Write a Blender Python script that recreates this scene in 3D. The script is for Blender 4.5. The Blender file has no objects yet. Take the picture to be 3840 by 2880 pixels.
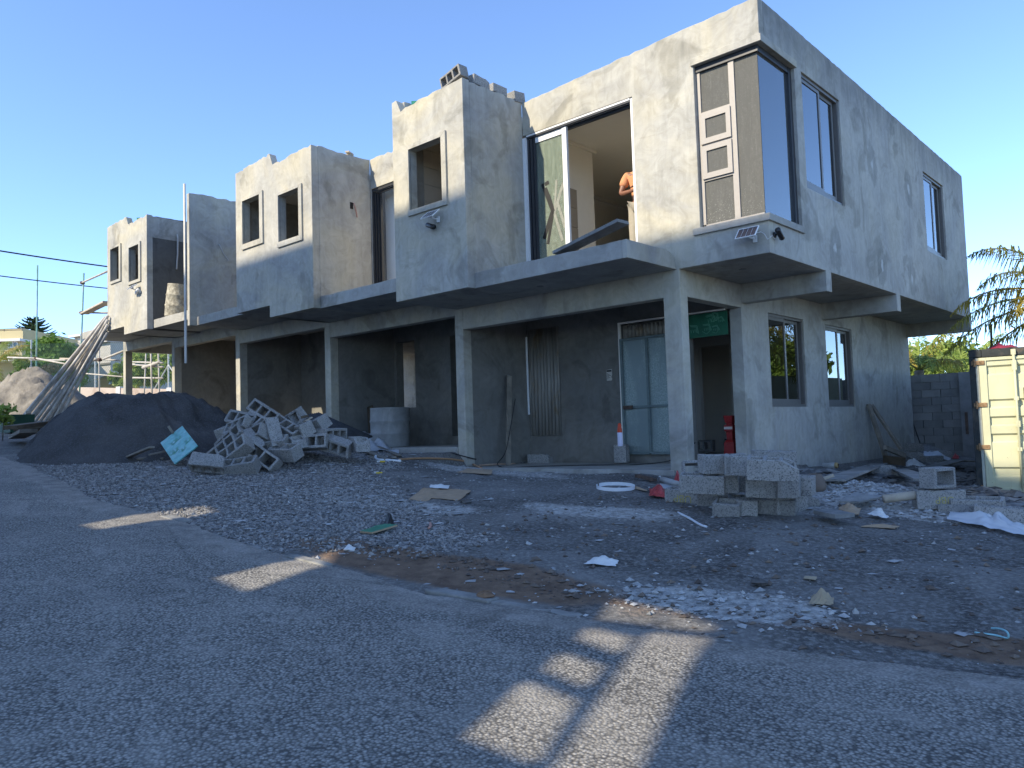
import bpy, bmesh, math, random
import numpy as np
from mathutils import Vector, Matrix, Euler
SC = bpy.context.scene
COL = SC.collection
R = math.radians
# ------------------------------------------------------------------ camera, sky, sun, exposure
cd = bpy.data.cameras.new('camera'); cam = bpy.data.objects.new('camera', cd); COL.objects.link(cam)
cd.sensor_width = 36; cd.sensor_fit = 'HORIZONTAL'; cd.lens = 27.8416; cd.clip_start = .05; cd.clip_end = 3000
cam.matrix_world = Matrix(((0.736192, 0.062692, 0.673862, 4.2868), (0.67602, -0.021191, -0.736578, -9.6542),
                           (-0.031898, 0.997808, -0.057982, -2.162), (0, 0, 0, 1)))
SC.camera = cam
SUN = Vector((-.267, -1, .72)).normalized()
SUN_EL = math.asin(SUN.z); SUN_AZ = math.atan2(SUN.x, SUN.y)
w = bpy.data.worlds.new('World'); SC.world = w; w.use_nodes = True
nt = w.node_tree; nt.nodes.clear()
wo = nt.nodes.new('ShaderNodeOutputWorld'); bg = nt.nodes.new('ShaderNodeBackground'); sky = nt.nodes.new('ShaderNodeTexSky')
sky.sky_type = 'NISHITA'; sky.sun_disc = False; sky.sun_elevation = SUN_EL; sky.sun_rotation = SUN_AZ
sky.air_density = .62; sky.dust_density = .1; sky.ozone_density = 4.0; sky.altitude = 50
bg.inputs['Strength'].default_value = .15
nt.links.new(sky.outputs[0], bg.inputs[0]); nt.links.new(bg.outputs[0], wo.inputs[0])
sl = bpy.data.lights.new('sun', 'SUN'); sun = bpy.data.objects.new('sun', sl); COL.objects.link(sun)
sl.energy = 2.6; sl.angle = R(.53); sl.color = (1, .89, .68)
sun.rotation_euler = SUN.to_track_quat('Z', 'Y').to_euler()
sun.location = (-10, -30, 30)
vs = SC.view_settings; vs.view_transform = 'Standard'; vs.look = 'None'; vs.gamma = 1; vs.use_curve_mapping = False; vs.exposure = 1.52
SC.cycles.use_denoising = True
SC.cycles.max_bounces = 8; SC.cycles.diffuse_bounces = 6; SC.cycles.glossy_bounces = 4; SC.cycles.transparent_max_bounces = 16
SC.cycles.sample_clamp_indirect = 6; SC.cycles.caustics_reflective = False; SC.cycles.caustics_refractive = False
rnd = random.Random(7)

# ------------------------------------------------------------------ helpers
def sst(t):
    t = np.clip(t, 0, 1)
    return t*t*(3-2*t)
def gz(x, y):
    """Height of the dirt lot: it climbs to the left, is terraced in front of each garage and drops into the side yard."""
    x = np.asarray(x, float); y = np.asarray(y, float)
    z = -2.96 - .075*x + .045*np.minimum(y, 0)
    z = z - .02*np.maximum(x-1, 0)*sst((y+4)/4)
    z = z - sst((x+1.6)/.5)*(.09*np.clip(y, 0, 3))
    t = -2.85 + .33*sst((-5.55-x)/.4) + .31*sst((-9.5-x)/.4) + .3*sst((-13.3-x)/.4) + .27*sst((-16.9-x)/.4) + .2*sst((-20.3-x)/1.0)
    w = sst((y+1.5)/1.3)*sst((-1.15-x)/.4)*sst((x+24)/3)
    z = z*(1-w) + np.minimum(t, z+.4)*w
    z = z + .15*np.exp(-((x+7.3)**2/1.3 + (y+2.5)**2/1.2))
    z = z + .16*np.exp(-((x-1.3)**2/1.0 + (y+.3)**2/.5))
    z = z + .20*np.exp(-((x+.5)**2/.6 + (y-2.5)**2/3.0))
    return z

def gzs(x, y): return float(gz(x, y))

class MB:
    """Collects faces and links them as ONE mesh object."""
    def __init__(s): s.v = []; s.f = []; s.mi = []; s.m = 0
    def add(s, vs, fs):
        b = len(s.v); s.v += [tuple(p) for p in vs]; s.f += [tuple(b+i for i in f) for f in fs]; s.mi += [s.m]*len(fs); return s
    def box(s, a, b, M=None):
        (x0, y0, z0), (x1, y1, z1) = [min(p, q) for p, q in zip(a, b)], [max(p, q) for p, q in zip(a, b)]
        vs = [(x0,y0,z0),(x1,y0,z0),(x1,y1,z0),(x0,y1,z0),(x0,y0,z1),(x1,y0,z1),(x1,y1,z1),(x0,y1,z1)]
        if M is not None: vs = [M @ Vector(p) for p in vs]
        return s.add(vs, [(0,3,2,1),(4,5,6,7),(0,1,5,4),(1,2,6,5),(2,3,7,6),(3,0,4,7)])
    def prism(s, poly, fa, fb):
        """poly: 2D points; fa, fb map a 2D point to the near and the far 3D face."""
        n = len(poly); A = [fa(*p) for p in poly]; B = [fb(*p) for p in poly]
        return s.add(A+B, [tuple(range(n)), tuple(range(2*n-1, n-1, -1))] + [(i, i+n, (i+1) % n+n, (i+1) % n) for i in range(n)])
    def tube(s, pts, r, n=8, caps=True, radii=None):
        pts = [Vector(p) for p in pts]; k = len(pts); b = len(s.v); up = None
        for i, p in enumerate(pts):
            t = (pts[min(i+1, k-1)]-pts[max(i-1, 0)]).normalized()
            if up is None: up = t.orthogonal().normalized()
            up = (up - t*up.dot(t)).normalized(); q = t.cross(up); rr = radii[i] if radii else r
            for j in range(n):
                a = 2*math.pi*j/n; s.v.append(tuple(p+(up*math.cos(a)+q*math.sin(a))*rr))
        for i in range(k-1):
            for j in range(n):
                s.f.append((b+i*n+j, b+i*n+(j+1) % n, b+(i+1)*n+(j+1) % n, b+(i+1)*n+j)); s.mi.append(s.m)
        if caps:
            s.f.append(tuple(b+j for j in range(n-1, -1, -1))); s.f.append(tuple(b+(k-1)*n+j for j in range(n))); s.mi += [s.m]*2
        return s
    def lathe(s, prof, n=24, M=None):
        b = len(s.v)
        for (r_, z) in prof:
            for j in range(n):
                a = 2*math.pi*j/n; p = Vector((r_*math.cos(a), r_*math.sin(a), z)); s.v.append(tuple(M @ p if M is not None else p))
        for i in range(len(prof)-1):
            for j in range(n):
                s.f.append((b+i*n+j, b+i*n+(j+1) % n, b+(i+1)*n+(j+1) % n, b+(i+1)*n+j)); s.mi.append(s.m)
        return s
    def plank(s, p, q, w, t, up=(0,0,1)):
        """A board from p to q: w wide, t thick, its top towards up."""
        p = Vector(p); q = Vector(q); x = (q-p).normalized(); u = Vector(up); u = (u-x*u.dot(x)).normalized(); y = u.cross(x)
        M = Matrix.Translation(p) @ Matrix((x, y, u)).transposed().to_4x4()
        return s.box((0, -w/2, 0), ((q-p).length, w/2, t), M)
    def me(s, name, *mats, smooth=False):
        me = bpy.data.meshes.new(name); me.from_pydata(s.v, [], s.f)
        for m in mats: me.materials.append(m)
        if len(mats) > 1: me.polygons.foreach_set('material_index', s.mi)
        if smooth: me.polygons.foreach_set('use_smooth', [True]*len(me.polygons))
        me.update(); return me
    def build(s, name, mat, parent=None, smooth=False, bevel=0, loc=None, rot=None):
        me = s.me(name, *(mat if isinstance(mat, (list, tuple)) else [mat]), smooth=smooth)
        return link(name, me, parent, bevel, loc, rot)
def link(name, me, parent=None, bevel=0, loc=None, rot=None):
    o = bpy.data.objects.new(name, me); COL.objects.link(o)
    if parent is not None: o.parent = parent
    if loc is not None: o.location = loc
    if rot is not None: o.rotation_euler = rot
    if bevel:
        b = o.modifiers.new('bevel', 'BEVEL'); b.width = bevel; b.segments = 2; b.limit_method = 'ANGLE'; b.angle_limit = R(40)
    return o
def tag(o, label=None, cat=None, group=None, kind=None):
    if label: o['label'] = label
    if cat: o['category'] = cat
    if group: o['group'] = group
    if kind: o['kind'] = kind
    return o
def thing(name, label, cat, loc=(0,0,0), rot=(0,0,0), group=None):
    o = bpy.data.objects.new(name, None); COL.objects.link(o); o.location = loc; o.rotation_euler = rot; o.empty_display_size = .2
    return tag(o, label, cat, group)
def copy_tree(o, parent=None):
    c = o.copy(); COL.objects.link(c); c.parent = parent
    if parent is None and o.parent is None: pass
    for ch in list(o.children): copy_tree(ch, c)
    return c
def np_mesh(name, V, F, mat, smooth=False):
    """Fast mesh from numpy arrays; F is (n,3) or (n,4)."""
    me = bpy.data.meshes.new(name); V = np.asarray(V, np.float32); F = np.asarray(F, np.int32); k = F.shape[1]
    me.vertices.add(len(V)); me.vertices.foreach_set('co', V.ravel()); me.loops.add(F.size); me.loops.foreach_set('vertex_index', F.ravel())
    me.polygons.add(len(F)); me.polygons.foreach_set('loop_start', np.arange(len(F), dtype=np.int32)*k)
    me.polygons.foreach_set('use_smooth', np.full(len(F), smooth)); me.update(calc_edges=True); me.validate()
    if mat: me.materials.append(mat)
    return me
def vnoise(x, y, seed=0, oct=4, scale=1.0):
    """Value noise on arrays."""
    rs = np.random.RandomState(seed); tot = np.zeros(np.shape(x)); amp = 1.0; nrm = 0
    for o in range(oct):
        T_ = rs.rand(64, 64); fx = np.asarray(x)*scale*2**o + 17.3*o; fy = np.asarray(y)*scale*2**o + 5.1*o
        ix = np.floor(fx).astype(int); iy = np.floor(fy).astype(int); u = fx-ix; v = fy-iy; u = u*u*(3-2*u); v = v*v*(3-2*v)
        g = lambda a, b: T_[a % 64, b % 64]
        tot += amp*((g(ix,iy)*(1-u)+g(ix+1,iy)*u)*(1-v)+(g(ix,iy+1)*(1-u)+g(ix+1,iy+1)*u)*v); nrm += amp; amp *= .5
    return tot/nrm

# ------------------------------------------------------------------ materials
def rgb(*c): return (c[0], c[1], c[2], 1)
class NT:
    """Small wrapper to write node trees shortly."""
    def __init__(s, name):
        s.m = bpy.data.materials.new(name); s.m.use_nodes = True; s.t = s.m.node_tree; s.b = s.t.nodes['Principled BSDF']
        s.b.inputs['Specular IOR Level'].default_value = .3
    def n(s, typ, **kw):
        x = s.t.nodes.new('ShaderNode'+typ)
        for k, v in kw.items():
            if k in x.inputs.keys(): 
                (s.t.links.new(v, x.inputs[k]) if isinstance(v, bpy.types.NodeSocket) else setattr(x.inputs[k], 'default_value', v))
            else: setattr(x, k, v)
        return x
    def pos(s, scale=(1,1,1), obj=False, rot=(0,0,0)):
        src = s.n('TexCoord').outputs['Object'] if obj else s.n('NewGeometry').outputs['Position']
        m = s.n('Mapping', Vector=src, Scale=scale, Rotation=rot); return m.outputs[0]
    def noise(s, vec, scale=1, detail=5, rough=.55, dist=0):
        return s.n('TexNoise', Vector=vec, Scale=scale, Detail=detail, Roughness=rough, Distortion=dist).outputs['Fac']
    def vor(s, vec, scale, feature='F1', out='Distance', rand=1):
        return s.n('TexVoronoi', Vector=vec, Scale=scale, feature=feature, Randomness=rand).outputs[out]
    def ramp(s, fac, a, b, ca=(0,0,0,1), cb=(1,1,1,1)):
        r_ = s.n('ValToRGB', Fac=fac); e = r_.color_ramp.elements; e[0].position = a; e[1].position = b; e[0].color = ca; e[1].color = cb; return r_.outputs[0]
    def mix(s, fac, a, b, mode='MIX'):
        x = s.n('Mix', data_type='RGBA', blend_type=mode)
        for sock, v in ((x.inputs[0], fac), (x.inputs[6], a), (x.inputs[7], b)):
            if isinstance(v, bpy.types.NodeSocket): s.t.links.new(v, sock)
            else: sock.default_value = v
        return x.outputs[2]
    def math(s, op, a, b=0.0):
        x = s.n('Math', operation=op)
        for i, v in enumerate((a, b)):
            if isinstance(v, bpy.types.NodeSocket): s.t.links.new(v, x.inputs[i])
            else: x.inputs[i].default_value = v
        return x.outputs[0]
    def set(s, **kw):
        for k, v in kw.items():
            k = k.replace('_', ' ')
            (s.t.links.new(v, s.b.inputs[k]) if isinstance(v, bpy.types.NodeSocket) else setattr(s.b.inputs[k], 'default_value', v))
        return s
    def bump(s, h, strength=.3, dist=.01):
        b = s.n('Bump', Strength=strength, Distance=dist, Height=h); s.t.links.new(b.outputs[0], s.b.inputs['Normal']); return s
    def rand(s): return s.n('ObjectInfo').outputs['Random']

def simple(name, c, rough=.7, vary=.25, scale=6, bump=0, metal=0, obj=True, dirt=None, dscale=1.5, spec=.3):
    """Paint or plain stuff: a base colour with blotchy variation, grain and, if asked, dirt patches."""
    N = NT(name); p = N.pos(obj=obj)
    n1 = N.noise(p, scale, 6, .6, .3)
    c0 = tuple(x*(1-vary) for x in c[:3])+(1,); c1 = tuple(min(1, x*(1+vary)) for x in c[:3])+(1,)
    col = N.ramp(n1, .3, .7, c0, c1)
    if dirt: col = N.mix(N.ramp(N.noise(p, dscale, 8, .65, .8), .5, .68), col, rgb(*dirt))
    N.set(Base_Color=col, Roughness=rough, Metallic=metal); N.b.inputs['Specular IOR Level'].default_value = spec
    if bump: N.bump(N.noise(p, scale*6, 4), bump, .004)
    return N.m

def plaster(name, a, b, warm, streak=.5, warmamt=.6, stains=None):
    """Trowelled cement render: clouded grey, buff efflorescence, damp patches, vertical runs, trowel arcs."""
    N = NT(name); p = N.pos()
    cloud = N.noise(p, .75, 8, .6, 1.2)
    col = N.ramp(cloud, .3, .7, a, b)
    col = N.mix(N.math('MULTIPLY', N.ramp(N.noise(p, .5, 5, .55, 1.6), .42, .7), warmamt), col, warm)
    arcs = N.noise(p, 3.2, 7, .6, 2.6)
    col = N.mix(N.ramp(arcs, .35, .75), col, N.mix(.5, col, rgb(.58, .57, .53), 'MULTIPLY'))
    damp = N.ramp(N.noise(p, 1.15, 6, .55, .9), .56, .63)
    col = N.mix(N.math('MULTIPLY', damp, .6), col, N.mix(1, col, rgb(.62, .62, .60), 'MULTIPLY'))
    run = N.noise(N.pos((7, 7, .5)), 1, 6, .7, .15)
    col = N.mix(N.math('MULTIPLY', N.ramp(run, .5, .72), streak), col, N.mix(1, col, rgb(1.18, 1.19, 1.2), 'MULTIPLY'))
    run2 = N.noise(N.pos((3, 3, .35)), 1.7, 6, .65, .3)
    col = N.mix(N.math('MULTIPLY', N.ramp(run2, .56, .74), streak*.8), col, N.mix(1, col, rgb(.66, .67, .68), 'MULTIPLY'))
    if stains:   # run-off below the parapet, rising damp at the foot, trowelled-over tie holes
        sx = N.n('SeparateXYZ', Vector=p); z = sx.outputs[2]; rn = N.noise(N.pos((2.6, 2.6, .45)), 1.4, 7, .68, .5)
        top = N.ramp(N.math('ADD', N.math('MULTIPLY', N.math('SUBTRACT', z, 3.35), .75), rn), .02, .42)
        col = N.mix(N.math('MULTIPLY', top, .75), col, N.mix(1, col, rgb(.58, .60, .62), 'MULTIPLY'))
        foot = N.ramp(N.math('ADD', N.math('MULTIPLY', N.math('ADD', z, 3.15), -1.1), N.noise(N.pos((4, 4, 1.2)), 1.1, 7, .65, .6)), .12, .42)
        col = N.mix(N.math('MULTIPLY', foot, .7), col, N.mix(1, col, rgb(.55, .58, .62), 'MULTIPLY'))
        wob = N.math('MULTIPLY', N.math('SUBTRACT', N.noise(p, 3.5, 5, .6), .5), .35)
        for (_, y0, z0) in stains:
            d = N.n('VectorMath', operation='DISTANCE'); cv = N.n('CombineXYZ', Y=N.math('MULTIPLY', sx.outputs[1], 1.0), Z=N.math('MULTIPLY', z, .62)); d.inputs[1].default_value = (0, y0, z0*.62); s_ = N.t.links.new(cv.outputs[0], d.inputs[0]); dd = N.math('ADD', d.outputs['Value'], wob)
            col = N.mix(N.math('MULTIPLY', N.ramp(dd, .20, .25, rgb(1,1,1), rgb(0,0,0)), .7), col, N.mix(1, col, rgb(.66, .67, .67), 'MULTIPLY'))
            col = N.mix(N.math('MULTIPLY', N.ramp(dd, .03, .06, rgb(1,1,1), rgb(0,0,0)), .8), col, rgb(.52, .52, .50))
    spot = N.ramp(N.noise(p, 22, 3, .7), .69, .74)
    col = N.mix(N.math('MULTIPLY', spot, .35), col, rgb(.12, .12, .11))
    N.set(Base_Color=col, Roughness=.88)
    h = N.math('ADD', N.math('MULTIPLY', arcs, .7), N.math('MULTIPLY', N.noise(p, 45, 4, .6), .3))
    N.bump(h, .45, .012); return N.m

M_PL = plaster('cement_render', rgb(.31,.302,.28), rgb(.48,.465,.42), rgb(.53,.475,.345), .6, .75)
M_PLS = plaster('stained_side_render', rgb(.31,.302,.285), rgb(.47,.46,.425), rgb(.50,.47,.38), .75, .45, ((0.0, 2.279, 0.402), (0.0, 4.396, 0.398), (0.0, 6.051, 0.421), (0.0, 6.169, 2.091), (0.0, 4.168, 2.09)))
M_PLD = plaster('damp_cement_render', rgb(.29,.283,.265), rgb(.43,.422,.395), rgb(.45,.42,.34), .4, .4)
M_GAR = plaster('shaded_garage_render', rgb(.15,.146,.135), rgb(.235,.228,.21), rgb(.25,.225,.18), .3, .4)  # same render darkened, so the garages' shade sits in the colour
M_SLAB = plaster('shuttered_concrete', rgb(.29,.283,.265), rgb(.42,.412,.385), rgb(.45,.41,.33), .15, .5)
M_WHITE = simple('white_wall_paint', (.86,.82,.74), .8, .04, 2)
M_CEIL = simple('ceiling_paint', (.82,.78,.70), .85, .04, 1)
M_ALU = simple('grey_aluminium', (.135,.128,.12), .4, .08, 20, metal=0, spec=.5)
M_ALUD = simple('dark_aluminium', (.035,.037,.042), .35, .1, 20, spec=.5)
M_ALUW = simple('white_aluminium', (.74,.74,.73), .4, .05, 20, spec=.5)
def glass(name, tint, fres=1.5, dust=.0, dustc=(.5,.5,.46), frost=False):
    N = NT(name); t = N.t; out = t.nodes['Material Output']
    tr = N.n('BsdfTransparent', Color=rgb(*tint)); gl = N.n('BsdfGlossy', Color=rgb(.9,.93,.95), Roughness=.015)
    fr = N.n('Fresnel', IOR=fres)
    mx = N.n('MixShader', Fac=fr.outputs[0]); t.links.new(tr.outputs[0], mx.inputs[1]); t.links.new(gl.outputs[0], mx.inputs[2])
    last = mx
    if dust:
        p = N.pos(); n1 = N.noise(N.pos((9, 9, 1.6)), 1.5, 7, .7, .6); n2 = N.noise(p, 26, 5, .7)
        f = N.math('ADD', dust*.45, N.math('MULTIPLY', N.math('MULTIPLY', N.ramp(n1, .4, .75), N.ramp(n2, .35, .65)), dust))
        dc = rgb(*dustc)
        if frost:   # dried water runs and lime spots on a film of dust
            f = N.math('ADD', .62, N.math('MULTIPLY', f, .5)); runs = N.ramp(N.noise(N.pos((16, 16, 1.1)), 1.5, 7, .75, .9), .60, .72); sp_ = N.ramp(N.noise(p, 70, 3, .6), .60, .68)
            sz = N.n('SeparateXYZ', Vector=p).outputs[2]; lowr = N.ramp(sz, .35, 1.9, rgb(1,1,1), rgb(.15,.15,.15))
            dc = N.mix(N.math('MULTIPLY', N.math('MAXIMUM', N.math('MULTIPLY', runs, .45), N.math('MULTIPLY', sp_, lowr)), .8), dc, rgb(.55,.55,.50))
        df = N.n('BsdfDiffuse', Color=dc); m2 = N.n('MixShader', Fac=f)
        t.links.new(mx.outputs[0], m2.inputs[1]); t.links.new(df.outputs[0], m2.inputs[2]); last = m2
    t.links.new(last.outputs[0], out.inputs[0]); t.nodes.remove(N.b); return N.m
M_GLASS = glass('tinted_window_glass', (.30,.34,.36), 3.0)
M_GLASSB = glass('corner_side_glass', (.62,.68,.70), 2.6, .10, (.55,.57,.58))
M_GLASSD = glass('dusty_window_glass', (.34,.35,.33), 1.6, .55, (.15,.147,.135), True)
M_GLASSC = glass('brightened_door_glass', (.80,.87,.82), 1.5, .42, (.42,.46,.38))  # pale dust film stands in for the bright room behind the pane

# ------------------------------------------------------------------ the unfinished townhouse row
def gwall(mb, ax, ca, cb, u0, u1, z0, z1, holes=(), top=None, jag=.0, bot=None, seed=1):
    """A wall between two planes, with rectangular openings and, if asked, a ragged top: only its outer skin is made."""
    rr = random.Random(seed); U = {u0, u1}; Zs = {z0, z1}
    for (a, b, c, d) in holes: U |= {max(u0, a), min(u1, b)}; Zs |= {max(z0, c), min(z1, d)}
    if top: U |= {u0+(u1-u0)*i/max(1, int((u1-u0)/.11)) for i in range(1, int((u1-u0)/.11))}
    if bot: U.add(bot[0]); Zs.add(bot[1])
    U = sorted(U); U = [u for i, u in enumerate(U) if i == 0 or u-U[i-1] > 1e-4]; Zs = sorted(Zs); nu, nz = len(U), len(Zs)
    tz = [(top(u)+rr.uniform(-jag, jag)+rr.choice([0,0,0,-jag*1.6])) if top else Zs[-1] for u in U]
    def occ(i, j):
        if i < 0 or j < 0 or i >= nu-1 or j >= nz-1: return False
        u = (U[i]+U[i+1])/2; z = (Zs[j]+Zs[j+1])/2
        if bot and u < bot[0] and z < bot[1]: return False
        return not any(a < u < b and c < z < d for a, b, c, d in holes)
    ids = {}
    def V(s, i, j):
        k = (s, i, j)
        if k not in ids:
            z = tz[i]-(.0 if s == 0 else .012*rr.random()) if j == nz-1 else Zs[j]; c = (ca, cb)[s]
            ids[k] = len(mb.v); mb.v.append((U[i], c, z) if ax == 'y' else (c, U[i], z))
        return ids[k]
    def F(*q): mb.f.append(tuple(V(*p) for p in q)); mb.mi.append(mb.m)
    for i in range(nu-1):
        for j in range(nz-1):
            if not occ(i, j): continue
            F((0,i,j),(0,i+1,j),(0,i+1,j+1),(0,i,j+1)); F((1,i,j),(1,i,j+1),(1,i+1,j+1),(1,i+1,j))
            if not occ(i-1, j): F((0,i,j),(0,i,j+1),(1,i,j+1),(1,i,j))
            if not occ(i+1, j): F((0,i+1,j),(1,i+1,j),(1,i+1,j+1),(0,i+1,j+1))
            if not occ(i, j-1): F((0,i,j),(1,i,j),(1,i+1,j),(0,i+1,j))
            if not occ(i, j+1): F((0,i,j+1),(0,i+1,j+1),(1,i+1,j+1),(1,i,j+1))
    return mb
def fixn(o):
    bm = bmesh.new(); bm.from_mesh(o.data); bmesh.ops.recalc_face_normals(bm, faces=bm.faces); bm.to_mesh(o.data); bm.free(); return o
def lin(*pts):
    xs = [p[0] for p in pts]; ys = [p[1] for p in pts]
    return lambda u: float(np.interp(u, xs, ys))
B = thing('townhouse_row', 'unfinished two storey grey concrete townhouse row with boxes and balconies jutting out', 'building', (0, 0, -2.9))
class BP:   # building parts are modelled in world coordinates and parented without moving
    pass
def part(mb, name, mat, parent=None, bevel=0, smooth=False, norm=True):
    o = mb.build(name, mat, None, smooth, bevel)
    if norm: fixn(o)
    o.parent = parent or B
    if (parent or B) is B: o.location = (0, 0, 2.9)
    return o
S = {1: 0.0, 2: .216, 3: .455, 4: .645, 5: .85}; TH = {1: .237, 2: .225, 3: .2, 4: .215, 5: .2}
GB = {1: -.37, 2: -.104, 3: .139, 4: .365, 5: .565}; FL = {1: -2.79, 2: -2.43, 3: -2.12, 4: -1.83, 5: -1.6}
QF, PF = 1.365, 1.2125
# upper storey of the near unit
m = MB(); gwall(m, 'y', 0, .15, -4.13, 0, 0, 3.3, [(-4.2, -1.985, .237, 2.66), (-.97, .5, .505, 2.775)], lin((-4.13, 3.225), (0, 3.385)), .006, seed=3)
part(m, 'upper_front_wall', M_PL, bevel=.008)
m = MB(); gwall(m, 'x', 0, -.15, .15, 10.3, 0, 3.3, [(0, 1.09, .505, 2.775), (1.33, 2.79, 1.12, 2.80), (7.19, 8.62, 1.08, 2.665)], lin((.15, 3.385), (10.3, 3.243)), .004, seed=4)
part(m, 'upper_side_wall', M_PLS, bevel=.008)
m = MB()
m.prism([(-1.0, -.03), (.03, -.03), (.03, 1.12), (.002, 1.12), (.002, -.002), (-1.0, -.002)], lambda x, y: (x, y, 2.772), lambda x, y: (x, y, 2.87))
part(m, 'window_lintel', M_PL, bevel=.006)
m = MB()
m.prism([(-1.07, -.035), (.035, -.035), (.035, 1.10), (-.09, 1.10), (-.09, .09), (-1.07, .09)], lambda x, y: (x, y, .415), lambda x, y: (x, y, .507))
part(m, 'window_sill', M_PLD, bevel=.006)
m = MB(); gwall(m, 'x', -1.3263, -1.526, 1.82, 10.3, -3.6, .01, [(2.775, 4.215, -1.918, -.365), (5.22, 6.595, -1.918, -.37)]); part(m, 'lower_side_wall', M_PLS, bevel=.006)
m = MB(); m.box((-1.328, .2, -.37), (-1.524, 1.83, .01)); part(m, 'beam', M_PL, bevel=.008)
for y0, y1 in ((1.85, 2.05), (5.07, 5.27), (10.15, 10.303)):
    m = MB(); m.box((-1.34, y0, -.298), (.003, y1, .03)); part(m, 'cantilever_beam', M_PL, bevel=.008)
m = MB(); m.box((-5.8, .15, 0), (-.15, 10.15, .22)); part(m, 'floor_slab', M_SLAB)
m = MB(); m.box((-5.7, .15, 2.86), (-.15, 10.15, 2.98)); part(m, 'roof_slab', M_CEIL)
m = MB(); gwall(m, 'y', 10.16, 10.3, -20, -.15, .03, 2.9); part(m, 'rear_wall', M_PL)
m = MB(); gwall(m, 'y', 10.1, 10.29, -20, -1.53, -3.6, .02); part(m, 'rear_wall', M_PL)
# balconies
def balcony(k, x0, x1):
    m = MB(); rr = random.Random(k); n = 18
    tp = [(x0+(x1-x0)*i/n, S[k]+TH[k]+rr.uniform(-.006, .006)) for i in range(n+1)]
    m.prism([(x0, S[k])]+[(x1, S[k])]+tp[::-1], lambda x, z: (x, -PF, z), lambda x, z: (x, -.002, z)); return part(m, 'balcony_slab', M_PLD, bevel=.008)
m = MB(); prof = [(-PF, 0), (-.004, 0), (-.03, .03), (-.05, .13), (-.13, .215), (-.27, .25), (-.6, .238), (-PF, .24)]
m.prism(prof, lambda y, z: (-1.364, y, z), lambda y, z: (-1.44, y, z)); part(m, 'balcony_kerb', M_PL, bevel=.006)
balcony(1, -4.13, -1.441); balcony(2, -8.21, -5.82); balcony(3, -13.17, -11.04); balcony(4, -15.45, -13.28); balcony(5, -20.22, -17.96)
# floor slabs of the other units
for k, x0, x1 in ((2, -9.74, -5.801), (3, -13.28, -9.742), (4, -16.85, -13.285), (5, -20.3, -16.855)):
    m = MB(); m.box((x0, 0.0, S[k]), (x1, 10.1, S[k]+.2)); part(m, 'floor_slab', M_SLAB)
# three boxes jutting out over the balconies
def frame_ring(x0, x1, z0, z1, X0, X1, Z0, Z1, y0, y1):
    m = MB(); ol = [(X0, Z0), (X1, Z0), (X1, Z1), (X0, Z1)]; il = [(x0, z0), (x1, z0), (x1, z1), (x0, z1)]
    for i in range(4):
        j = (i+1) % 4; m.prism([ol[i], ol[j], il[j], il[i]], lambda x, z: (x, y0, z), lambda x, z: (x, y1, z))
    return m
def room_box(x0, x1, z0, top, wins, bot=None, roof=2.98, bk=0.0, sidemat=None, seed=1):
    hs = [h[:4] for h in wins]
    m = MB(); gwall(m, 'y', -QF, -QF+.15, x0, x1, z0, 3.2, hs, top, .014, bot, seed); o = part(m, 'box_front_wall', M_PL, bevel=.008)
    for h in wins:
        r_ = frame_ring(*h[:4], *h[4:8], -QF-.035, -QF+.02).build('window_surround', M_PL, None, bevel=.004); fixn(r_); r_.parent = o
    z1 = bot[1] if bot else z0
    m = MB(); gwall(m, 'x', x1, x1-.15, -QF+.15, bk, z0, 3.2, top=lambda u: top(x1)+.0*u, jag=.012, seed=seed+5); part(m, 'box_side_wall', sidemat or M_PL, bevel=.008)
    m = MB(); gwall(m, 'x', x0, x0+.15, -QF+.15, bk+.1, z1, 3.2, top=lambda u: top(x0), jag=.012, seed=seed+6); part(m, 'box_side_wall', M_PLD)
    m = MB()
    if bot: m.box((bot[0], -QF+.15, z0), (x1-.15, -.001, z0+.14)); m.box((x0+.15, -QF+.15, z1), (bot[0], -.001, z1+.14)); m.box((bot[0], -QF+.15, z0), (bot[0]+.15, -.001, z1+.1))
    else: m.box((x0+.15, -QF+.15, z0), (x1-.15, -.001, z0+.15))
    part(m, 'box_floor', M_SLAB)
    m = MB(); m.box((x0+.15, -QF+.15, roof), (x1-.15, 1.6, roof+.1)); part(m, 'box_roof', M_CEIL)
    return o
room_box(-5.82, -4.13, 0, lin((-5.82, 3.375), (-5.645, 3.365), (-5.625, 3.165), (-5.18, 3.195), (-4.13, 3.233)),
         [(-5.39, -4.615, 1.435, 2.435, -5.435, -4.51, 1.345, 2.515)], seed=11)
room_box(-11.04, -8.21, .216, lin((-11.04, 3.44), (-9.605, 3.514), (-9.585, 3.256), (-8.21, 3.317)),
         [(-10.713, -10.04, 1.855, 2.76, -10.76, -9.917, 1.745, 2.82), (-9.33, -8.62, 1.648, 2.57, -9.387, -8.512, 1.543, 2.63)], (-9.742, .455), seed=12, bk=0.0)
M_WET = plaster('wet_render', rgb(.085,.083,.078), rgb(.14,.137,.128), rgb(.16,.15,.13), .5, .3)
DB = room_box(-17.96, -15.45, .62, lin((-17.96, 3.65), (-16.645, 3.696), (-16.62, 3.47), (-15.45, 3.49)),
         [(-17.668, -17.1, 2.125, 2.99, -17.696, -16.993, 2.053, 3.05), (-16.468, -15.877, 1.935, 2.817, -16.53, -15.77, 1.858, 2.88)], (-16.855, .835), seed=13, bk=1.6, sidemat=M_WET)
# the bare band at the top of the far box, still to be rendered
m = MB(); m.box((-15.447, -QF+.002, 2.93), (-15.443, 1.55, 3.465)); part(m, 'bare_band', M_SLAB)
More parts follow.
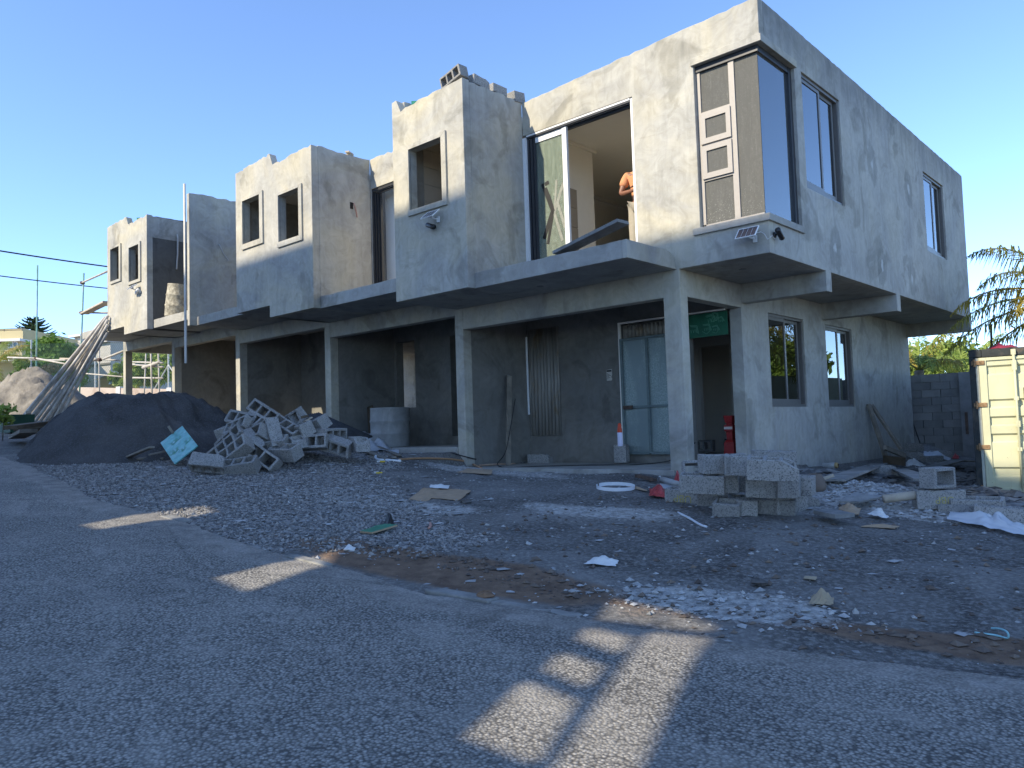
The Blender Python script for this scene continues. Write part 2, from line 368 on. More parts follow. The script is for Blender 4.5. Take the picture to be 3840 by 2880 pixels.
# party wall fin
m = MB(); gwall(m, 'x', -13.17, -13.28, -QF, 1.7, .45, 3.4, top=lambda u: 3.54, jag=.012, seed=21); part(m, 'party_wall_fin', M_PL, bevel=.008)
# unit two upper front wall with its door opening; roofs and inner walls that keep the rooms dark
m = MB(); gwall(m, 'y', 0, .15, -8.21, -5.82, S[2], 3.2, [(-8.19, -5.95, .44, 2.72)], lin((-8.21, 3.315), (-5.82, 3.38)), .02, seed=31); part(m, 'upper_front_wall', M_PL, bevel=.008)
m = MB(); m.box((-11.0, .15, 2.9), (-8.25, 10.1, 3.0)); m.box((-8.25, 2.2, 2.9), (-5.8, 10.1, 3.0)); part(m, 'roof_slab', M_CEIL)
m = MB(); m.box((-18, .3, 3.0), (-13.3, 10.1, 3.1)); part(m, 'roof_slab', M_SLAB)
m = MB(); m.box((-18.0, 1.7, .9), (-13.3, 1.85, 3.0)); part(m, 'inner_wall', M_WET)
m = MB(); m.box((-11.0, 1.7, .7), (-8.3, 1.85, 2.9)); m.box((-11.03, 0, .66), (-10.9, 1.7, 2.9)); m.box((-8.36, .15, .45), (-8.25, 1.7, 2.9)); part(m, 'inner_wall', M_PLD)
# columns, front beams, garage walls, garage floors
for k, x0, x1 in ((1, -1.601, -1.3263), (1, -5.878, -5.672), (2, -9.888, -9.684), (3, -13.646, -13.445), (4, -17.13, -16.965), (5, -20.41, -20.23)):
    m = MB(); m.box((x0, 0, -3.3+.3*k), (x1, .2, S[k]+.01 if x1 > -2 else S[k]+.08)); part(m, 'column', M_PL, bevel=.01)
for k, x0, x1 in ((1, -5.673, -1.60), (2, -9.685, -5.877), (3, -13.446, -9.887), (4, -16.966, -13.645), (5, -20.235, -17.129)):
    m = MB(); m.box((x0, .003, GB[k]), (x1, .197, S[k]+.01)); part(m, 'beam', M_PL, bevel=.01)
m = MB(); m.box((-20.4, .2, .565), (-20.25, 8, .86)); part(m, 'beam', M_PL)
m = MB(); m.box((-20.4, 4.0, .3), (-17.13, 4.2, .86)); part(m, 'beam', M_PL)
for k, x in ((1, -5.672), (2, -9.684), (3, -13.445), (4, -16.965)):
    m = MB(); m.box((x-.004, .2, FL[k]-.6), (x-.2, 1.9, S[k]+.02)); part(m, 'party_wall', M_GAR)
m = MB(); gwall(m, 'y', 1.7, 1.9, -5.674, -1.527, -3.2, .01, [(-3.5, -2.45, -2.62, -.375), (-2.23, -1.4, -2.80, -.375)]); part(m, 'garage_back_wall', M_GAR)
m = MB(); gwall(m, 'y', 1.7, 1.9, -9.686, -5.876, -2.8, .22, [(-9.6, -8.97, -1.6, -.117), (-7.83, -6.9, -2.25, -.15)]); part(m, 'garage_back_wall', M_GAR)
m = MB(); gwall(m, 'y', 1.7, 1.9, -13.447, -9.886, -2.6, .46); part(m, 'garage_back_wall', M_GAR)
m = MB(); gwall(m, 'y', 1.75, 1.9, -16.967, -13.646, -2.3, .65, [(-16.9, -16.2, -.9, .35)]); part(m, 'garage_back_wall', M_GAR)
for k, x0, x1, y1 in ((1, -5.674, -1.527, 9.9), (2, -9.686, -5.876, 9.9), (3, -13.447, -9.886, 1.72), (4, -16.967, -13.646, 1.76), (5, -20.5, -17.16, 8)):
    m = MB(); m.box((x0, -.03 if k < 3 else 0.0, FL[k]-.5), (x1, y1, FL[k])); part(m, 'garage_floor', M_SLAB, bevel=.01)
# white rooms behind the garage openings
m = MB(); gwall(m, 'y', 3.9, 4.0, -5.6, -1.53, FL[1], 0, [(-3.25, -2.62, FL[1], -.7)]); part(m, 'white_inner_wall', M_WHITE)
m = MB(); m.box((-5.6, 6, FL[1]), (-1.53, 6.1, 0)); m.box((-1.60, 1.92, FL[1]), (-1.53, 10, -.05)) if False else None; part(m, 'white_inner_wall', M_WHITE)
m = MB(); m.box((-9.66, 3.3, FL[2]), (-5.9, 3.4, .2)); part(m, 'white_inner_wall', M_WHITE)
m = MB(); m.box((-9.3, 3.2, FL[2]), (-8.6, 3.29, -1.25)); part(m, 'low_inner_wall', M_PLD)
# conduit holes in the soffits
for x, y, z in ((-.75, .75, -.004), (-3.4, -.55, -.004), (-7.3, -.5, .212), (-11.6, -.5, .451), (-14.6, -.6, .641)):
    m = MB(); m.lathe([(.0, 0), (.055, 0), (.055, .003)], 10, Matrix.Translation((x, y, z))); part(m, 'conduit_hole', M_ALUD, norm=False)
# windows ---------------------------------------------------------------
def slider(u0, u1, z0, z1, P, Pn, glass=M_GLASS, mat=M_ALU):
    """Two-leaf aluminium sliding window: P maps (u, depth, z) to a point; u grows to the right seen from outside."""
    w = MB(); t = .045
    def bx(mb, a, b, c, d, e, f): mb.box(P(a, c, e), P(b, d, f))
    for a, b, c, d in ((u0, u1, z0, z0+t), (u0, u1, z1-t, z1), (u0, u0+t, z0+t, z1-t), (u1-t, u1, z0+t, z1-t)): bx(w, a, b, .03, .115, c, d)
    fr = part(w, 'window', mat); um = (u0+u1)/2
    for i, (a, b, dd) in enumerate(((u0+t, um+.03, .045), (um-.03, u1-t-.05, .08))):
        s = MB(); k = .055
        for e, f, g, h in ((a, b, z0+t, z0+t+.09), (a, b, z1-t-k, z1-t), (a, a+k, z0+t+.09, z1-t-k), (b-k, b, z0+t+.09, z1-t-k)): bx(s, e, f, dd, dd+.03, g, h)
        so = s.build('sash', mat); so.parent = fr
        g = MB(); bx(g, a+k, b-k, dd+.012, dd+.016, z0+t+.09, z1-t-k); go = g.build('pane', glass); go.parent = fr
    return fr
sideP = lambda X0: (lambda u, d, z: (X0-d, u, z))
for a in ((2.775, 4.215, -1.918, -.365), (5.22, 6.595, -1.918, -.37)): slider(*a, sideP(-1.3263), None)
for a in ((1.33, 2.79, 1.12, 2.80), (7.19, 8.62, 1.08, 2.665)): slider(*a, sideP(0), None)
# corner window: white frame, four panes left (two top-hung casements), one tall pane, frameless glass corner
w = MB(); z0, z1 = .507, 2.772; y0, y1 = .07, .12
for a, b, c, d in ((-.965, -.915, z0, 2.69), (-.49, -.41, z0+.045, 2.69), (-.965, -.08, z0, z0+.045), (-.915, -.49, 2.085, 2.115), (-.915, -.49, 1.635, 1.66), (-.915, -.49, 1.15, 1.175)): w.box((a, y0, c), (b, y1, d))
M_FRW = simple('taupe_window_frame', (.34,.31,.28), .45, .05, 20, spec=.4)
CW = part(w, 'corner_window', M_FRW)
for zz in ((1.662, 2.083), (1.177, 1.633)):
    s = frame_ring(-.85, -.545, zz[0]+.075, zz[1]-.075, -.925, -.48, zz[0], zz[1], .045, .09).build('casement', M_FRW); fixn(s); s.parent = CW
    g = MB(); g.box((-.85, .066, zz[0]+.075), (-.545, .07, zz[1]-.075)); g = g.build('pane', M_GLASSD); g.parent = CW
for a, b, c, d in ((-.915, -.49, 2.115, 2.69), (-.915, -.49, z0+.045, 1.15), (-.41, -.082, z0+.045, 2.69)):
    g = MB(); g.box((a, .092, c), (b, .096, d)); g = g.build('pane', M_GLASSD); g.parent = CW
w = MB(); w.box((-.97, .05, 2.69), (-.055, .15, z1)); w.box((-.15, .15, 2.69), (-.055, 1.0, z1)); w.box((-.15, 1.0, z0), (-.05, 1.09, z1)); w = part(w, 'frame_head', M_ALUD); 
g = MB(); g.box((-.084, .1, z0), (-.080, 1.0, 2.69)); g = g.build('pane', M_GLASSB); g.parent = CW
# sliding door of the near unit: white jamb, dark track, one glazed leaf pushed left, the rest open
w = MB(); w.box((-4.128, -.015, .24), (-4.06, .1, 2.62)); SD = part(w, 'sliding_door', M_ALUW)
w = MB(); w.box((-2.03, .02, .24), (-1.987, .12, 2.655)); o = w.build('door_jamb', M_ALUW); o.parent = SD
w = MB(); w.box((-4.06, .01, 2.60), (-2.03, .05, 2.655)); w.box((-4.06, .055, 2.60), (-2.03, .09, 2.655)); w.box((-4.06, .095, 2.56), (-2.03, .14, 2.655)); o = w.build('door_track', M_ALUD); o.parent = SD
w = MB(); w.box((-4.06, .052, 2.597), (-2.03, .054, 2.65)); w.box((-4.06, .005, 2.63), (-2.03, .009, 2.655)); o = w.build('track_lip', M_ALUW); o.parent = SD
w = MB(); w.box((-4.055, .02, .24), (-4.02, .13, 2.59)); w.box((-4.0, .03, .24), (-3.955, .13, 2.59)); w.box((-3.945, .045, .24), (-3.90, .12, 2.59)); o = w.build('door_stile', M_ALUD); o.parent = SD
w = MB(); w.box((-3.34, .035, .24), (-3.255, .085, 2.595)); o = w.build('door_stile', M_ALUW); o.parent = SD
for za, zb in ((2.50, 2.59), (.24, .30)):
    w = MB(); w.box((-3.90, .045, za), (-3.34, .085, zb)); o = w.build('door_rail', M_ALUW); o.parent = SD
g = MB(); g.box((-3.90, .062, .30), (-3.34, .066, 2.50)); o = g.build('pane', M_GLASSC); o.parent = SD
M_TAPE = simple('black_tape', (.012,.012,.013), .5, .2, 10, spec=.4)
t_ = MB()
for (a, b, w_) in (((-3.80, 1.80), (-3.60, 1.30), .05), ((-3.68, 1.58), (-3.59, 1.30), .075), ((-3.60, 1.32), (-3.80, .90), .07), ((-3.59, 1.32), (-3.72, .80), .05), ((-3.73, 1.72), (-3.66, 1.55), .05), ((-3.74, 1.78), (-3.66, 1.80), .06)):
    t_.plank((a[0], .0595, a[1]), (b[0], .0597, b[1]), w_, .0015, (0, -1, 0))
o = t_.build('tape', M_TAPE); o.parent = SD
M_TAPEC = simple('clear_tape', (.26,.26,.22), .25, .2, 20, spec=.6)
t_ = MB()
for (a, b, w_) in (((-3.36, 1.72), (-3.57, 1.28), .055), ((-3.50, 1.80), (-3.56, 1.30), .04), ((-3.58, 1.32), (-3.42, .80), .05), ((-3.50, 1.45), (-3.36, 1.0), .05)):
    t_.plank((a[0], .0605, a[1]), (b[0], .0607, b[1]), w_, .001, (0, -1, 0))
o = t_.build('tape', M_TAPEC); o.parent = SD
# the room behind the sliding door
m = MB(); m.box((-4.13, .16, .237), (-4.06, 1.821, 2.85)); part(m, 'inner_wall', M_WHITE)
m = MB(); m.box((-6.0, .2, .25), (-5.75, 10, 2.85)); m.box((-5.75, 6.3, .25), (-.2, 6.4, 2.85)); m.box((-1.3, .2, .25), (-1.2, 3.6, 2.85)); m.box((-4.0, 3.6, .25), (-1.2, 3.7, 2.85)); part(m, 'inner_wall', M_WHITE)  # the partition across the back is unseen, added to bounce sunlight
m = MB(); m.box((-5.74, .18, 2.78), (-5.68, 6.2, 2.857)); m.box((-4.055, .16, 2.80), (-4.02, 1.9, 2.857)); part(m, 'cornice', M_CEIL)
m = MB(); m.box((-5.7, .16, .222), (-.16, 10, .236)); part(m, 'floor_finish', simple('screed', (.60,.57,.51), .8, .15, 3))
M_CLAD = simple('beige_cladding', (.36,.31,.25), .6, .06, 8)
zc = .30
for i in range(5):
    m = MB(); m.box((-4.058, .25, zc), (-4.03, 1.28, zc+.335)); zc += .342; part(m, 'cladding_board', M_CLAD, bevel=.004)
# unit two door: dark frame stack and a pale wall right behind it
w = MB()
for i in range(4): w.box((-8.185+i*.045, .02+i*.028, .45), (-8.155+i*.045, .06+i*.028, 2.66))
w.box((-8.185, .02, 2.66), (-5.95, .06, 2.71)); w.box((-8.185, .07, 2.62), (-5.95, .11, 2.66)); part(w, 'door_frame', M_ALUD)
m = MB(); m.box((-8.19, .35, .45), (-5.85, .42, 2.88)); part(m, 'inner_wall', M_WHITE)
# tiled wall behind the near box window
M_TILE = simple('beige_wall_tile', (.55,.48,.38), .4, .05, 4, spec=.4)
m = MB(); m.box((-5.668, -1.21, .2), (-5.65, 1.55, 2.95)); m.box((-5.6, 1.5, .2), (-4.15, 1.55, 2.95)); part(m, 'tile_backing', M_PLD)
tile = MB(); tile.box((0, 0, 0), (.012, .592, .292)); tme = tile.me('wall_tile', M_TILE)
for i in range(4):
    for j in range(7):
        o = link('wall_tile', tme, B, loc=(-5.648, -.85+i*.6, .85+j*.3+2.9))
clip = MB(); clip.box((0, 0, 0), (.03, .03, .05)); cme = clip.me('tile_clip', simple('red_clip', (.35,.05,.03)))
for j in (3, 4, 5): link('tile_clip', cme, B, loc=(-5.636, -.27, .82+j*.3+2.9))
# conduits poking out of the boxes' side walls
M_CON = simple('grey_conduit', (.45,.43,.40), .6, .1, 10); M_CONP = simple('pink_conduit', (.45,.25,.2), .6, .1, 10)
m = MB(); m.tube([(-8.20, -.42, 2.36), (-8.16, -.43, 2.30), (-8.15, -.40, 2.18), (-8.165, -.37, 2.08)], .014, 6); part(m, 'conduit_stub', M_CONP, norm=False)
m = MB(); m.box((-8.212, -.50, 2.24), (-8.206, -.43, 2.37)); part(m, 'wall_chase', M_TAPE)
m = MB(); m.tube([(-13.165, -.66, 2.42), (-13.10, -.66, 2.38), (-13.08, -.58, 2.2), (-13.09, -.45, 2.05)], .014, 6); part(m, 'conduit_stub', M_CON, norm=False)
m = MB(); m.tube([(-15.44, -.60, 3.1), (-15.41, -.60, 3.0), (-15.42, -.6, 2.6), (-15.42, -.63, 2.2)], .022, 6); part(m, 'conduit_stub', M_CON, norm=False)
# steel door with its corrugated filler, ledge and green board opening
M_GALV = NT('galvanised_sheet'); 
_p = M_GALV.pos(); _c = M_GALV.ramp(M_GALV.noise(_p, 38, 5, .7), .4, .62, rgb(.20,.26,.255), rgb(.33,.39,.375))
_c = M_GALV.mix(M_GALV.ramp(M_GALV.noise(M_GALV.pos((3,3,1.2)), 1.3, 4), .42, .58), _c, rgb(.21,.26,.26)); M_GALV.set(Base_Color=_c, Roughness=.45, Metallic=.35); M_GALV = M_GALV.m
M_RUSTY = simple('rusty_steel', (.09,.06,.045), .7, .5, 12)
M_IRON = NT('weathered_corrugated_iron'); _p = M_IRON.pos((9, 9, .7)); _c = M_IRON.ramp(M_IRON.noise(_p, 1.2, 6, .6), .3, .7, rgb(.16,.15,.13), rgb(.36,.34,.30))
_c = M_IRON.mix(M_IRON.ramp(M_IRON.noise(M_IRON.pos(), 2.2, 6, .6, 1), .55, .7), _c, rgb(.24,.18,.11)); M_IRON.set(Base_Color=_c, Roughness=.6, Metallic=.2); M_IRON = M_IRON.m
m = MB(); m.box((-3.47, 1.66, -2.60), (-2.97, 1.664, -.70)); D0 = part(m, 'steel_door', M_GALV)
m = MB(); m.box((-2.965, 1.66, -2.60), (-2.44, 1.664, -.70)); o = m.build('door_panel', M_GALV); o.parent = D0
m = MB()
for a, b, c, d in ((-3.50, -3.455, -2.62, -.66), (-2.985, -2.945, -2.62, -.66), (-2.45, -2.41, -2.62, -.66), (-3.455, -2.985, -.70, -.66), (-2.945, -2.45, -.70, -.66), (-3.455, -2.985, -1.86, -1.82), (-2.945, -2.45, -1.86, -1.82), (-3.455, -2.985, -2.64, -2.595), (-2.945, -2.45, -2.64, -2.595)): m.box((a, 1.625, c), (b, 1.658, d))
o = m.build('door_frame', simple('blue_grey_paint', (.13,.17,.17), .5, .2, 8)); o.parent = D0
m = MB(); m.box((-3.46, 1.60, -1.87), (-3.27, 1.624, -1.81)); o = m.build('bolt', M_RUSTY); o.parent = D0
def corrugated(n, pitch, h, amp=.018, res=8):
    m = MB(); k = n*res
    for i in range(k+1):
        a = 2*math.pi*i/res; x = i*pitch/res; y = amp*math.sin(a); m.v += [(x, y, 0), (x, y, h), (x, y+.0015, h), (x, y+.0015, 0)]
    for i in range(k):
        a = i*4; b = a+4
        for (s, t) in ((0, 1), (1, 2), (2, 3), (3, 0)): m.f.append((a+s, b+s, b+t, a+t)); m.mi.append(0)
    return m
m = corrugated(14, .076, .24, .02, 8); o = m.build('corrugated_filler', M_IRON, D0, True, loc=(-3.46, 1.69, -.67))
m = MB(); m.box((-3.53, 1.655, -.40), (-2.44, 1.70, -.372)); m.box((-2.235, 1.66, -.395), (-1.53, 1.70, -.372)); m.box((-3.545, 1.66, -2.62), (-3.505, 1.702, -.37)); part(m, 'door_ledge', M_WHITE)
m = MB(); m.box((-3.5, 1.72, -2.95), (-2.45, 1.88, -2.63)); part(m, 'threshold', M_PLD)
M_GRN = simple('green_shuttering_film', (.012,.115,.06), .45, .25, 5, spec=.4); M_GRNP = simple('pale_green_print', (.10,.30,.20), .5, .1, 5)
m = MB(); m.box((-2.225, 1.74, -.775), (-1.53, 1.76, -.40)); GBd = part(m, 'green_board', M_GRN)
def stroke(mb, pts, w_, f):
    for a, b in zip(pts, pts[1:]): mb.plank(f(*a), f(*b), w_, .001, f.up)
def text_obj(body, size, mat, M, parent=None, name='lettering', ext=.0005):
    c = bpy.data.curves.new('lettering', 'FONT'); c.body = body; c.size = size; c.extrude = ext; c.align_x = 'CENTER'; c.align_y = 'CENTER'
    t = bpy.data.objects.new('lettering', c); COL.objects.link(t); dg = bpy.context.evaluated_depsgraph_get()
    me = bpy.data.meshes.new_from_object(t.evaluated_get(dg)); bpy.data.objects.remove(t); bpy.data.curves.remove(c)
    me.materials.clear(); me.materials.append(mat); o = link(name, me, parent); o.matrix_local = M; return o
def print_green(o, f, n, seed, w_, h_, s=1.0):
    """Film print of the shuttering board: chevrons, open pentagons and the letters VHL."""
    rr = random.Random(seed); m = MB()
    for i in range(n):
        x, z = rr.uniform(.12, .88)*w_, rr.uniform(.15, .85)*h_; a0 = rr.uniform(-.3, .3); k = s*rr.uniform(.8, 1.3)
        def P(a, r_): return (x+math.cos(a+a0)*r_*k, z+math.sin(a+a0)*r_*k)
        for r_ in (.075, .060): stroke(m, [P(math.pi*.7, r_), P(math.pi*.3, r_), P(-math.pi*.1, r_)], .007*k, f)
        if i % 2: stroke(m, [P(-math.pi*.1, .06), P(-math.pi*.5, .06), P(math.pi*1.1, .06)], .005*k, f)
        for dx in (-.03, 0, .03): stroke(m, [(x+dx*k, z+.018*k), (x+(dx+.008)*k, z-.018*k), (x+(dx+.018)*k, z+.018*k)], .004*k, f)
    c = m.build('print', M_GRNP); c.parent = o; return c
f = lambda a, b: (-2.225+a, 1.7385, -.775+b)
f.up = (0, -1, 0); print_green(GBd, f, 6, 5, .69, .37, 1.2)

# ------------------------------------------------------------------ ground, road, kerb, gravel, rubble
ROAD_E = lin((-90, -4.6), (-14, -5.35), (-9.46, -5.63), (-5.2, -6.15), (-3.7, -6.05), (-1.9, -6.2), (0.06, -6.08), (1.07, -5.86), (2.2, -5.62), (3.5, -5.1), (6, -4.4), (40, -2))
ROAD_EV = np.vectorize(ROAD_E)
def patch(x, y, cx, cy, rx, ry, rot=0, soft=.5, seed=0):
    """0..1 mask of an irregular patch."""
    c, s = math.cos(rot), math.sin(rot); u = ((x-cx)*c+(y-cy)*s)/rx; v = (-(x-cx)*s+(y-cy)*c)/ry
    d = np.sqrt(u*u+v*v) + (vnoise(x, y, seed+3, 4, 1.1)-.5)*.9
    return 1-sst((d-1+soft/2)/soft)
def lot_masks(x, y):
    g = np.maximum.reduce([patch(x, y, -5.9, -4.6, 3.6, 1.5, .1, .5, 1), patch(x, y, -7, -3, 1.9, 1.8, 0, .4, 2), patch(x, y, -2.6, -5.3, 1.9, .9, .1, .4, 3)])
    pale = np.maximum.reduce([patch(x, y, -3.4, -4.2, 1.5, .35, .2, .9, 4)*.8, patch(x, y, -3.9, -1.3, 1.6, .5, 0, .9, 5)*.6, patch(x, y, -.6, -2.9, .9, .4, .3, 1, 6)*.7,
                              patch(x, y, 1.75, -4.95, .72, .34, .25, .9, 7)*.8, patch(x, y, .5, -1.6, 1.2, .35, .2, .8, 9)*.5, patch(x, y, 1.35, -.45, 1.2, .75, -.2, .5, 8)])
    e = y-ROAD_EV(x)
    red = np.maximum.reduce([patch(x, y, -.4, -5.55, 1.9, .42, .08, .7, 10)*.8, patch(x, y, 3.1, -4.75, 1.2, .22, .3, .8, 11)*.85, patch(x, y, -.4, 1.2, 1.1, 1.6, 0, .5, 12), patch(x, y, 2.6, 2.5, 1.6, 1.6, 0, .6, 13)*.9, patch(x, y, .8, -5.3, 1.5, .25, .1, .9, 14)*.6])
    far = sst((-14-x)/6)
    return g, pale, red, far
def grid(x0, x1, y0, y1, dx, dy=None):
    dy = dy or dx; nx = int(round((x1-x0)/dx))+1; ny = int(round((y1-y0)/dy))+1
    xs = np.linspace(x0, x1, nx); ys = np.linspace(y0, y1, ny); X, Yy = np.meshgrid(xs, ys, indexing='ij')
    i = np.arange((nx-1)*(ny-1)); a = (i//(ny-1))*ny + i % (ny-1); F = np.stack([a, a+ny, a+ny+1, a+1], 1)
    return X.ravel(), Yy.ravel(), F
def micro(x, y):
    g, pale, red, far = lot_masks(x, y)
    t = (vnoise(x, y, 31, 5, 1.3)-.5)*.07 + (vnoise(x, y, 32, 3, 7)-.5)*.022
    rip = np.sin((y*1.0+x*.25+vnoise(x, y, 33, 3, .8)*2.2)*17)*.006*patch(x, y, 2.2, -3.0, 3.2, 1.7, .1, .6, 15)
    return t*(.6+.4*sst((y+6)/1)) + rip + (vnoise(x, y, 34, 2, 16)-.5)*.02*np.maximum(pale*.8, g*.5)
def ground_mat():
    N = NT('lot_dirt'); p = N.pos(); at = N.n('Attribute', attribute_name='masks'); sp = N.n('SeparateColor', Color=at.outputs['Color'])
    a2 = N.n('Attribute', attribute_name='far').outputs['Fac']
    big = N.noise(p, .9, 7, .62, .8); fine = N.noise(p, 28, 6, .7); sp2 = N.ramp(N.vor(p, 55), .05, .5)
    sand = N.ramp(big, .32, .68, rgb(.062, .058, .054), rgb(.21, .20, .185))
    sand = N.mix(N.ramp(fine, .45, .75), sand, rgb(.34, .325, .30))
    gv = N.n('TexVoronoi', Vector=p, Scale=48.0).outputs['Color']; gs = N.n('SeparateColor', Color=gv).outputs[0]
    grav = N.ramp(gs, .05, .95, rgb(.085, .08, .076), rgb(.40, .38, .355))
    pal = N.ramp(N.noise(p, 16, 7, .72), .35, .66, rgb(.20, .19, .175), rgb(.56, .54, .50))
    red = N.ramp(N.noise(p, 7, 7, .7), .3, .7, rgb(.11, .075, .055), rgb(.26, .18, .125))
    tan = N.ramp(N.noise(p, 2, 6, .6), .3, .7, rgb(.24, .21, .165), rgb(.40, .36, .29))
    def edge(m): return N.ramp(N.math('ADD', m, N.math('MULTIPLY', N.math('SUBTRACT', fine, .5), .8)), .3, .6)
    col = N.mix(edge(sp.outputs[0]), sand, grav); col = N.mix(edge(sp.outputs[2]), col, red); col = N.mix(edge(sp.outputs[1]), col, pal); col = N.mix(edge(a2), col, tan)
    fl = N.ramp(N.vor(p, 9.0), .0, .06, rgb(1,1,1), rgb(0,0,0))
    col = N.mix(N.math('MULTIPLY', fl, .75), col, rgb(.42, .42, .41))
    fl2 = N.ramp(N.vor(N.pos((1,1.6,1)), 23.0), .05, .10, rgb(1,1,1), rgb(0,0,0)); col = N.mix(N.math('MULTIPLY', fl2, .5), col, rgb(.36, .36, .36))
    N.set(Base_Color=col, Roughness=.95); N.b.inputs['Specular IOR Level'].default_value = .12
    N.bump(N.math('ADD', N.math('MULTIPLY', gs, .5), fine), .9, .02); return N.m
M_LOT = ground_mat()
def lot(name, x0, x1, y0, y1, d, hole=None, sink=0.0):
    x, y, F = grid(x0, x1, y0, y1, d); z = gz(x, y) + (micro(x, y) if d < .3 else 0) - sink
    e = ROAD_EV(x); z = np.where(y < e, z-.09*sst((e-y)/.15), z)
    z = np.minimum(z, np.where((y > -.05) & (x < -1.55) & (x > -20.5), np.interp(-x, [1.5, 5.6, 5.7, 9.6, 9.7, 13.4, 13.5, 16.9, 17, 22], [FL[1]-.06]*2+[FL[2]-.06]*2+[FL[3]-.06]*2+[FL[4]-.06]*2+[FL[5]-.06]*2), 1e3))
    if hole is not None:
        cx = x[F].mean(1); cy = y[F].mean(1); F = F[~((cx > hole[0]) & (cx < hole[1]) & (cy > hole[2]) & (cy < hole[3]))]
    me = np_mesh(name, np.stack([x, y, z], 1), F, M_LOT, True)
    g, pl, rd, fr = lot_masks(x, y); c = np.stack([g, pl, rd, np.ones_like(g)], 1).astype(np.float32)
    a = me.color_attributes.new('masks', 'FLOAT_COLOR', 'POINT'); a.data.foreach_set('color', c.ravel())
    a = me.attributes.new('far', 'FLOAT', 'POINT'); a.data.foreach_set('value', fr.astype(np.float32))
    o = link(name, me); return tag(o, kind='structure')
lot('ground', -13, 5.6, -7, 4.0, .06)
lot('ground', -139, 62, -7.0, 150, .6, hole=(-12.9, 5.5, -7.1, 3.9), sink=.012)
# the street
def road_mat():
    N = NT('worn_asphalt'); p = N.pos(); at = N.n('Attribute', attribute_name='edge').outputs['Fac']
    v = N.n('TexVoronoi', Vector=p, Scale=62.0); vs_ = N.n('SeparateColor', Color=v.outputs['Color']).outputs[0]
    vd = v.outputs['Distance']
    st = N.ramp(vs_, .0, 1.0, rgb(.235, .22, .195), rgb(.46, .43, .38))
    col = N.mix(N.ramp(vd, .25, .75), st, rgb(.10, .094, .085))
    big = N.noise(p, .55, 7, .6, .5); col = N.mix(N.ramp(big, .35, .7), col, N.mix(1, col, rgb(.72, .73, .75), 'MULTIPLY'))
    dust = N.noise(N.pos((1, 1.6, 1)), 1.4, 8, .68, .6); col = N.mix(N.math('MULTIPLY', N.ramp(dust, .48, .75), .55), col, rgb(.36, .335, .295))
    pit = N.ramp(N.noise(p, 30, 5, .7), .62, .70); col = N.mix(pit, col, rgb(.03, .03, .03))
    e = N.ramp(N.math('ADD', at, N.math('MULTIPLY', N.math('SUBTRACT', N.noise(p, 3.5, 8, .7), .5), 1.1)), .35, .72)
    col = N.mix(N.math('MULTIPLY', e, .5), col, N.ramp(N.noise(p, 5, 6, .65), .35, .7, rgb(.16, .145, .125), rgb(.42, .385, .34)))
    crack = N.ramp(N.vor(N.mix(.12, p, N.n('TexNoise', Vector=p, Scale=1.5, Detail=5.0).outputs['Color']), .38, 'DISTANCE_TO_EDGE'), .0, .006, rgb(1,1,1), rgb(0,0,0))
    col = N.mix(N.math('MULTIPLY', crack, .25), col, rgb(.03, .03, .03))
    tar = N.ramp(N.noise(p, .8, 3, .5, .3), .70, .73); col = N.mix(N.math('MULTIPLY', tar, .5), col, rgb(.06, .055, .05))
    N.set(Base_Color=col, Roughness=.85); N.b.inputs['Specular IOR Level'].default_value = .2
    h = N.math('ADD', N.math('MULTIPLY', N.math('SUBTRACT', 1.0, vd), .6), N.math('MULTIPLY', N.noise(p, 24, 4, .6), .7)); N.bump(h, .75, .012); return N.m
M_ROAD = road_mat()
def road_piece(name, x0, x1, dx, n):
    xs = np.linspace(x0, x1, int((x1-x0)/dx)+1); t = np.concatenate([np.linspace(0, 1, n)**1.6])
    X, Tt = np.meshgrid(xs, t, indexing='ij'); E_ = ROAD_EV(X) + (vnoise(X, X*0, 41, 4, 1.6)-.5)*.13 + (vnoise(X, X*0, 42, 3, 9)-.5)*.06
    Yv = E_ - Tt*(E_+13.2); Zv = gz(X, Yv) + .008 + .016*sst((E_-Yv)/.25) + (vnoise(X, Yv, 43, 3, .6)-.5)*.02
    ny = len(t); i = np.arange((len(xs)-1)*(ny-1)); a = (i//(ny-1))*ny + i % (ny-1); F = np.stack([a, a+1, a+ny+1, a+ny], 1)
    me = np_mesh(name, np.stack([X.ravel(), Yv.ravel(), Zv.ravel()], 1), F, M_ROAD, True)
    a = me.attributes.new('edge', 'FLOAT', 'POINT'); a.data.foreach_set('value', (1-sst((E_-Yv)/.7)).ravel().astype(np.float32))
    return tag(link(name, me), kind='structure')
road_piece('road', -14, 9, .05, 60)
road_piece('road', -120, -14, 1, 24); road_piece('road', 9, 55, 1, 24)
xs_, ys_, F_ = grid(-130, 60, -75, -13.0, 4); tag(link('ground', np_mesh('ground', np.stack([xs_, ys_, gz(xs_, ys_)-.03], 1), F_, M_LOT)), kind='structure')
xs_, ys_, F_ = grid(-1500, 1500, -1500, 1500, 100); tag(link('ground', np_mesh('ground', np.stack([xs_, ys_, np.full_like(xs_, -9.5) + 0*xs_], 1), F_, M_LOT)), kind='structure')
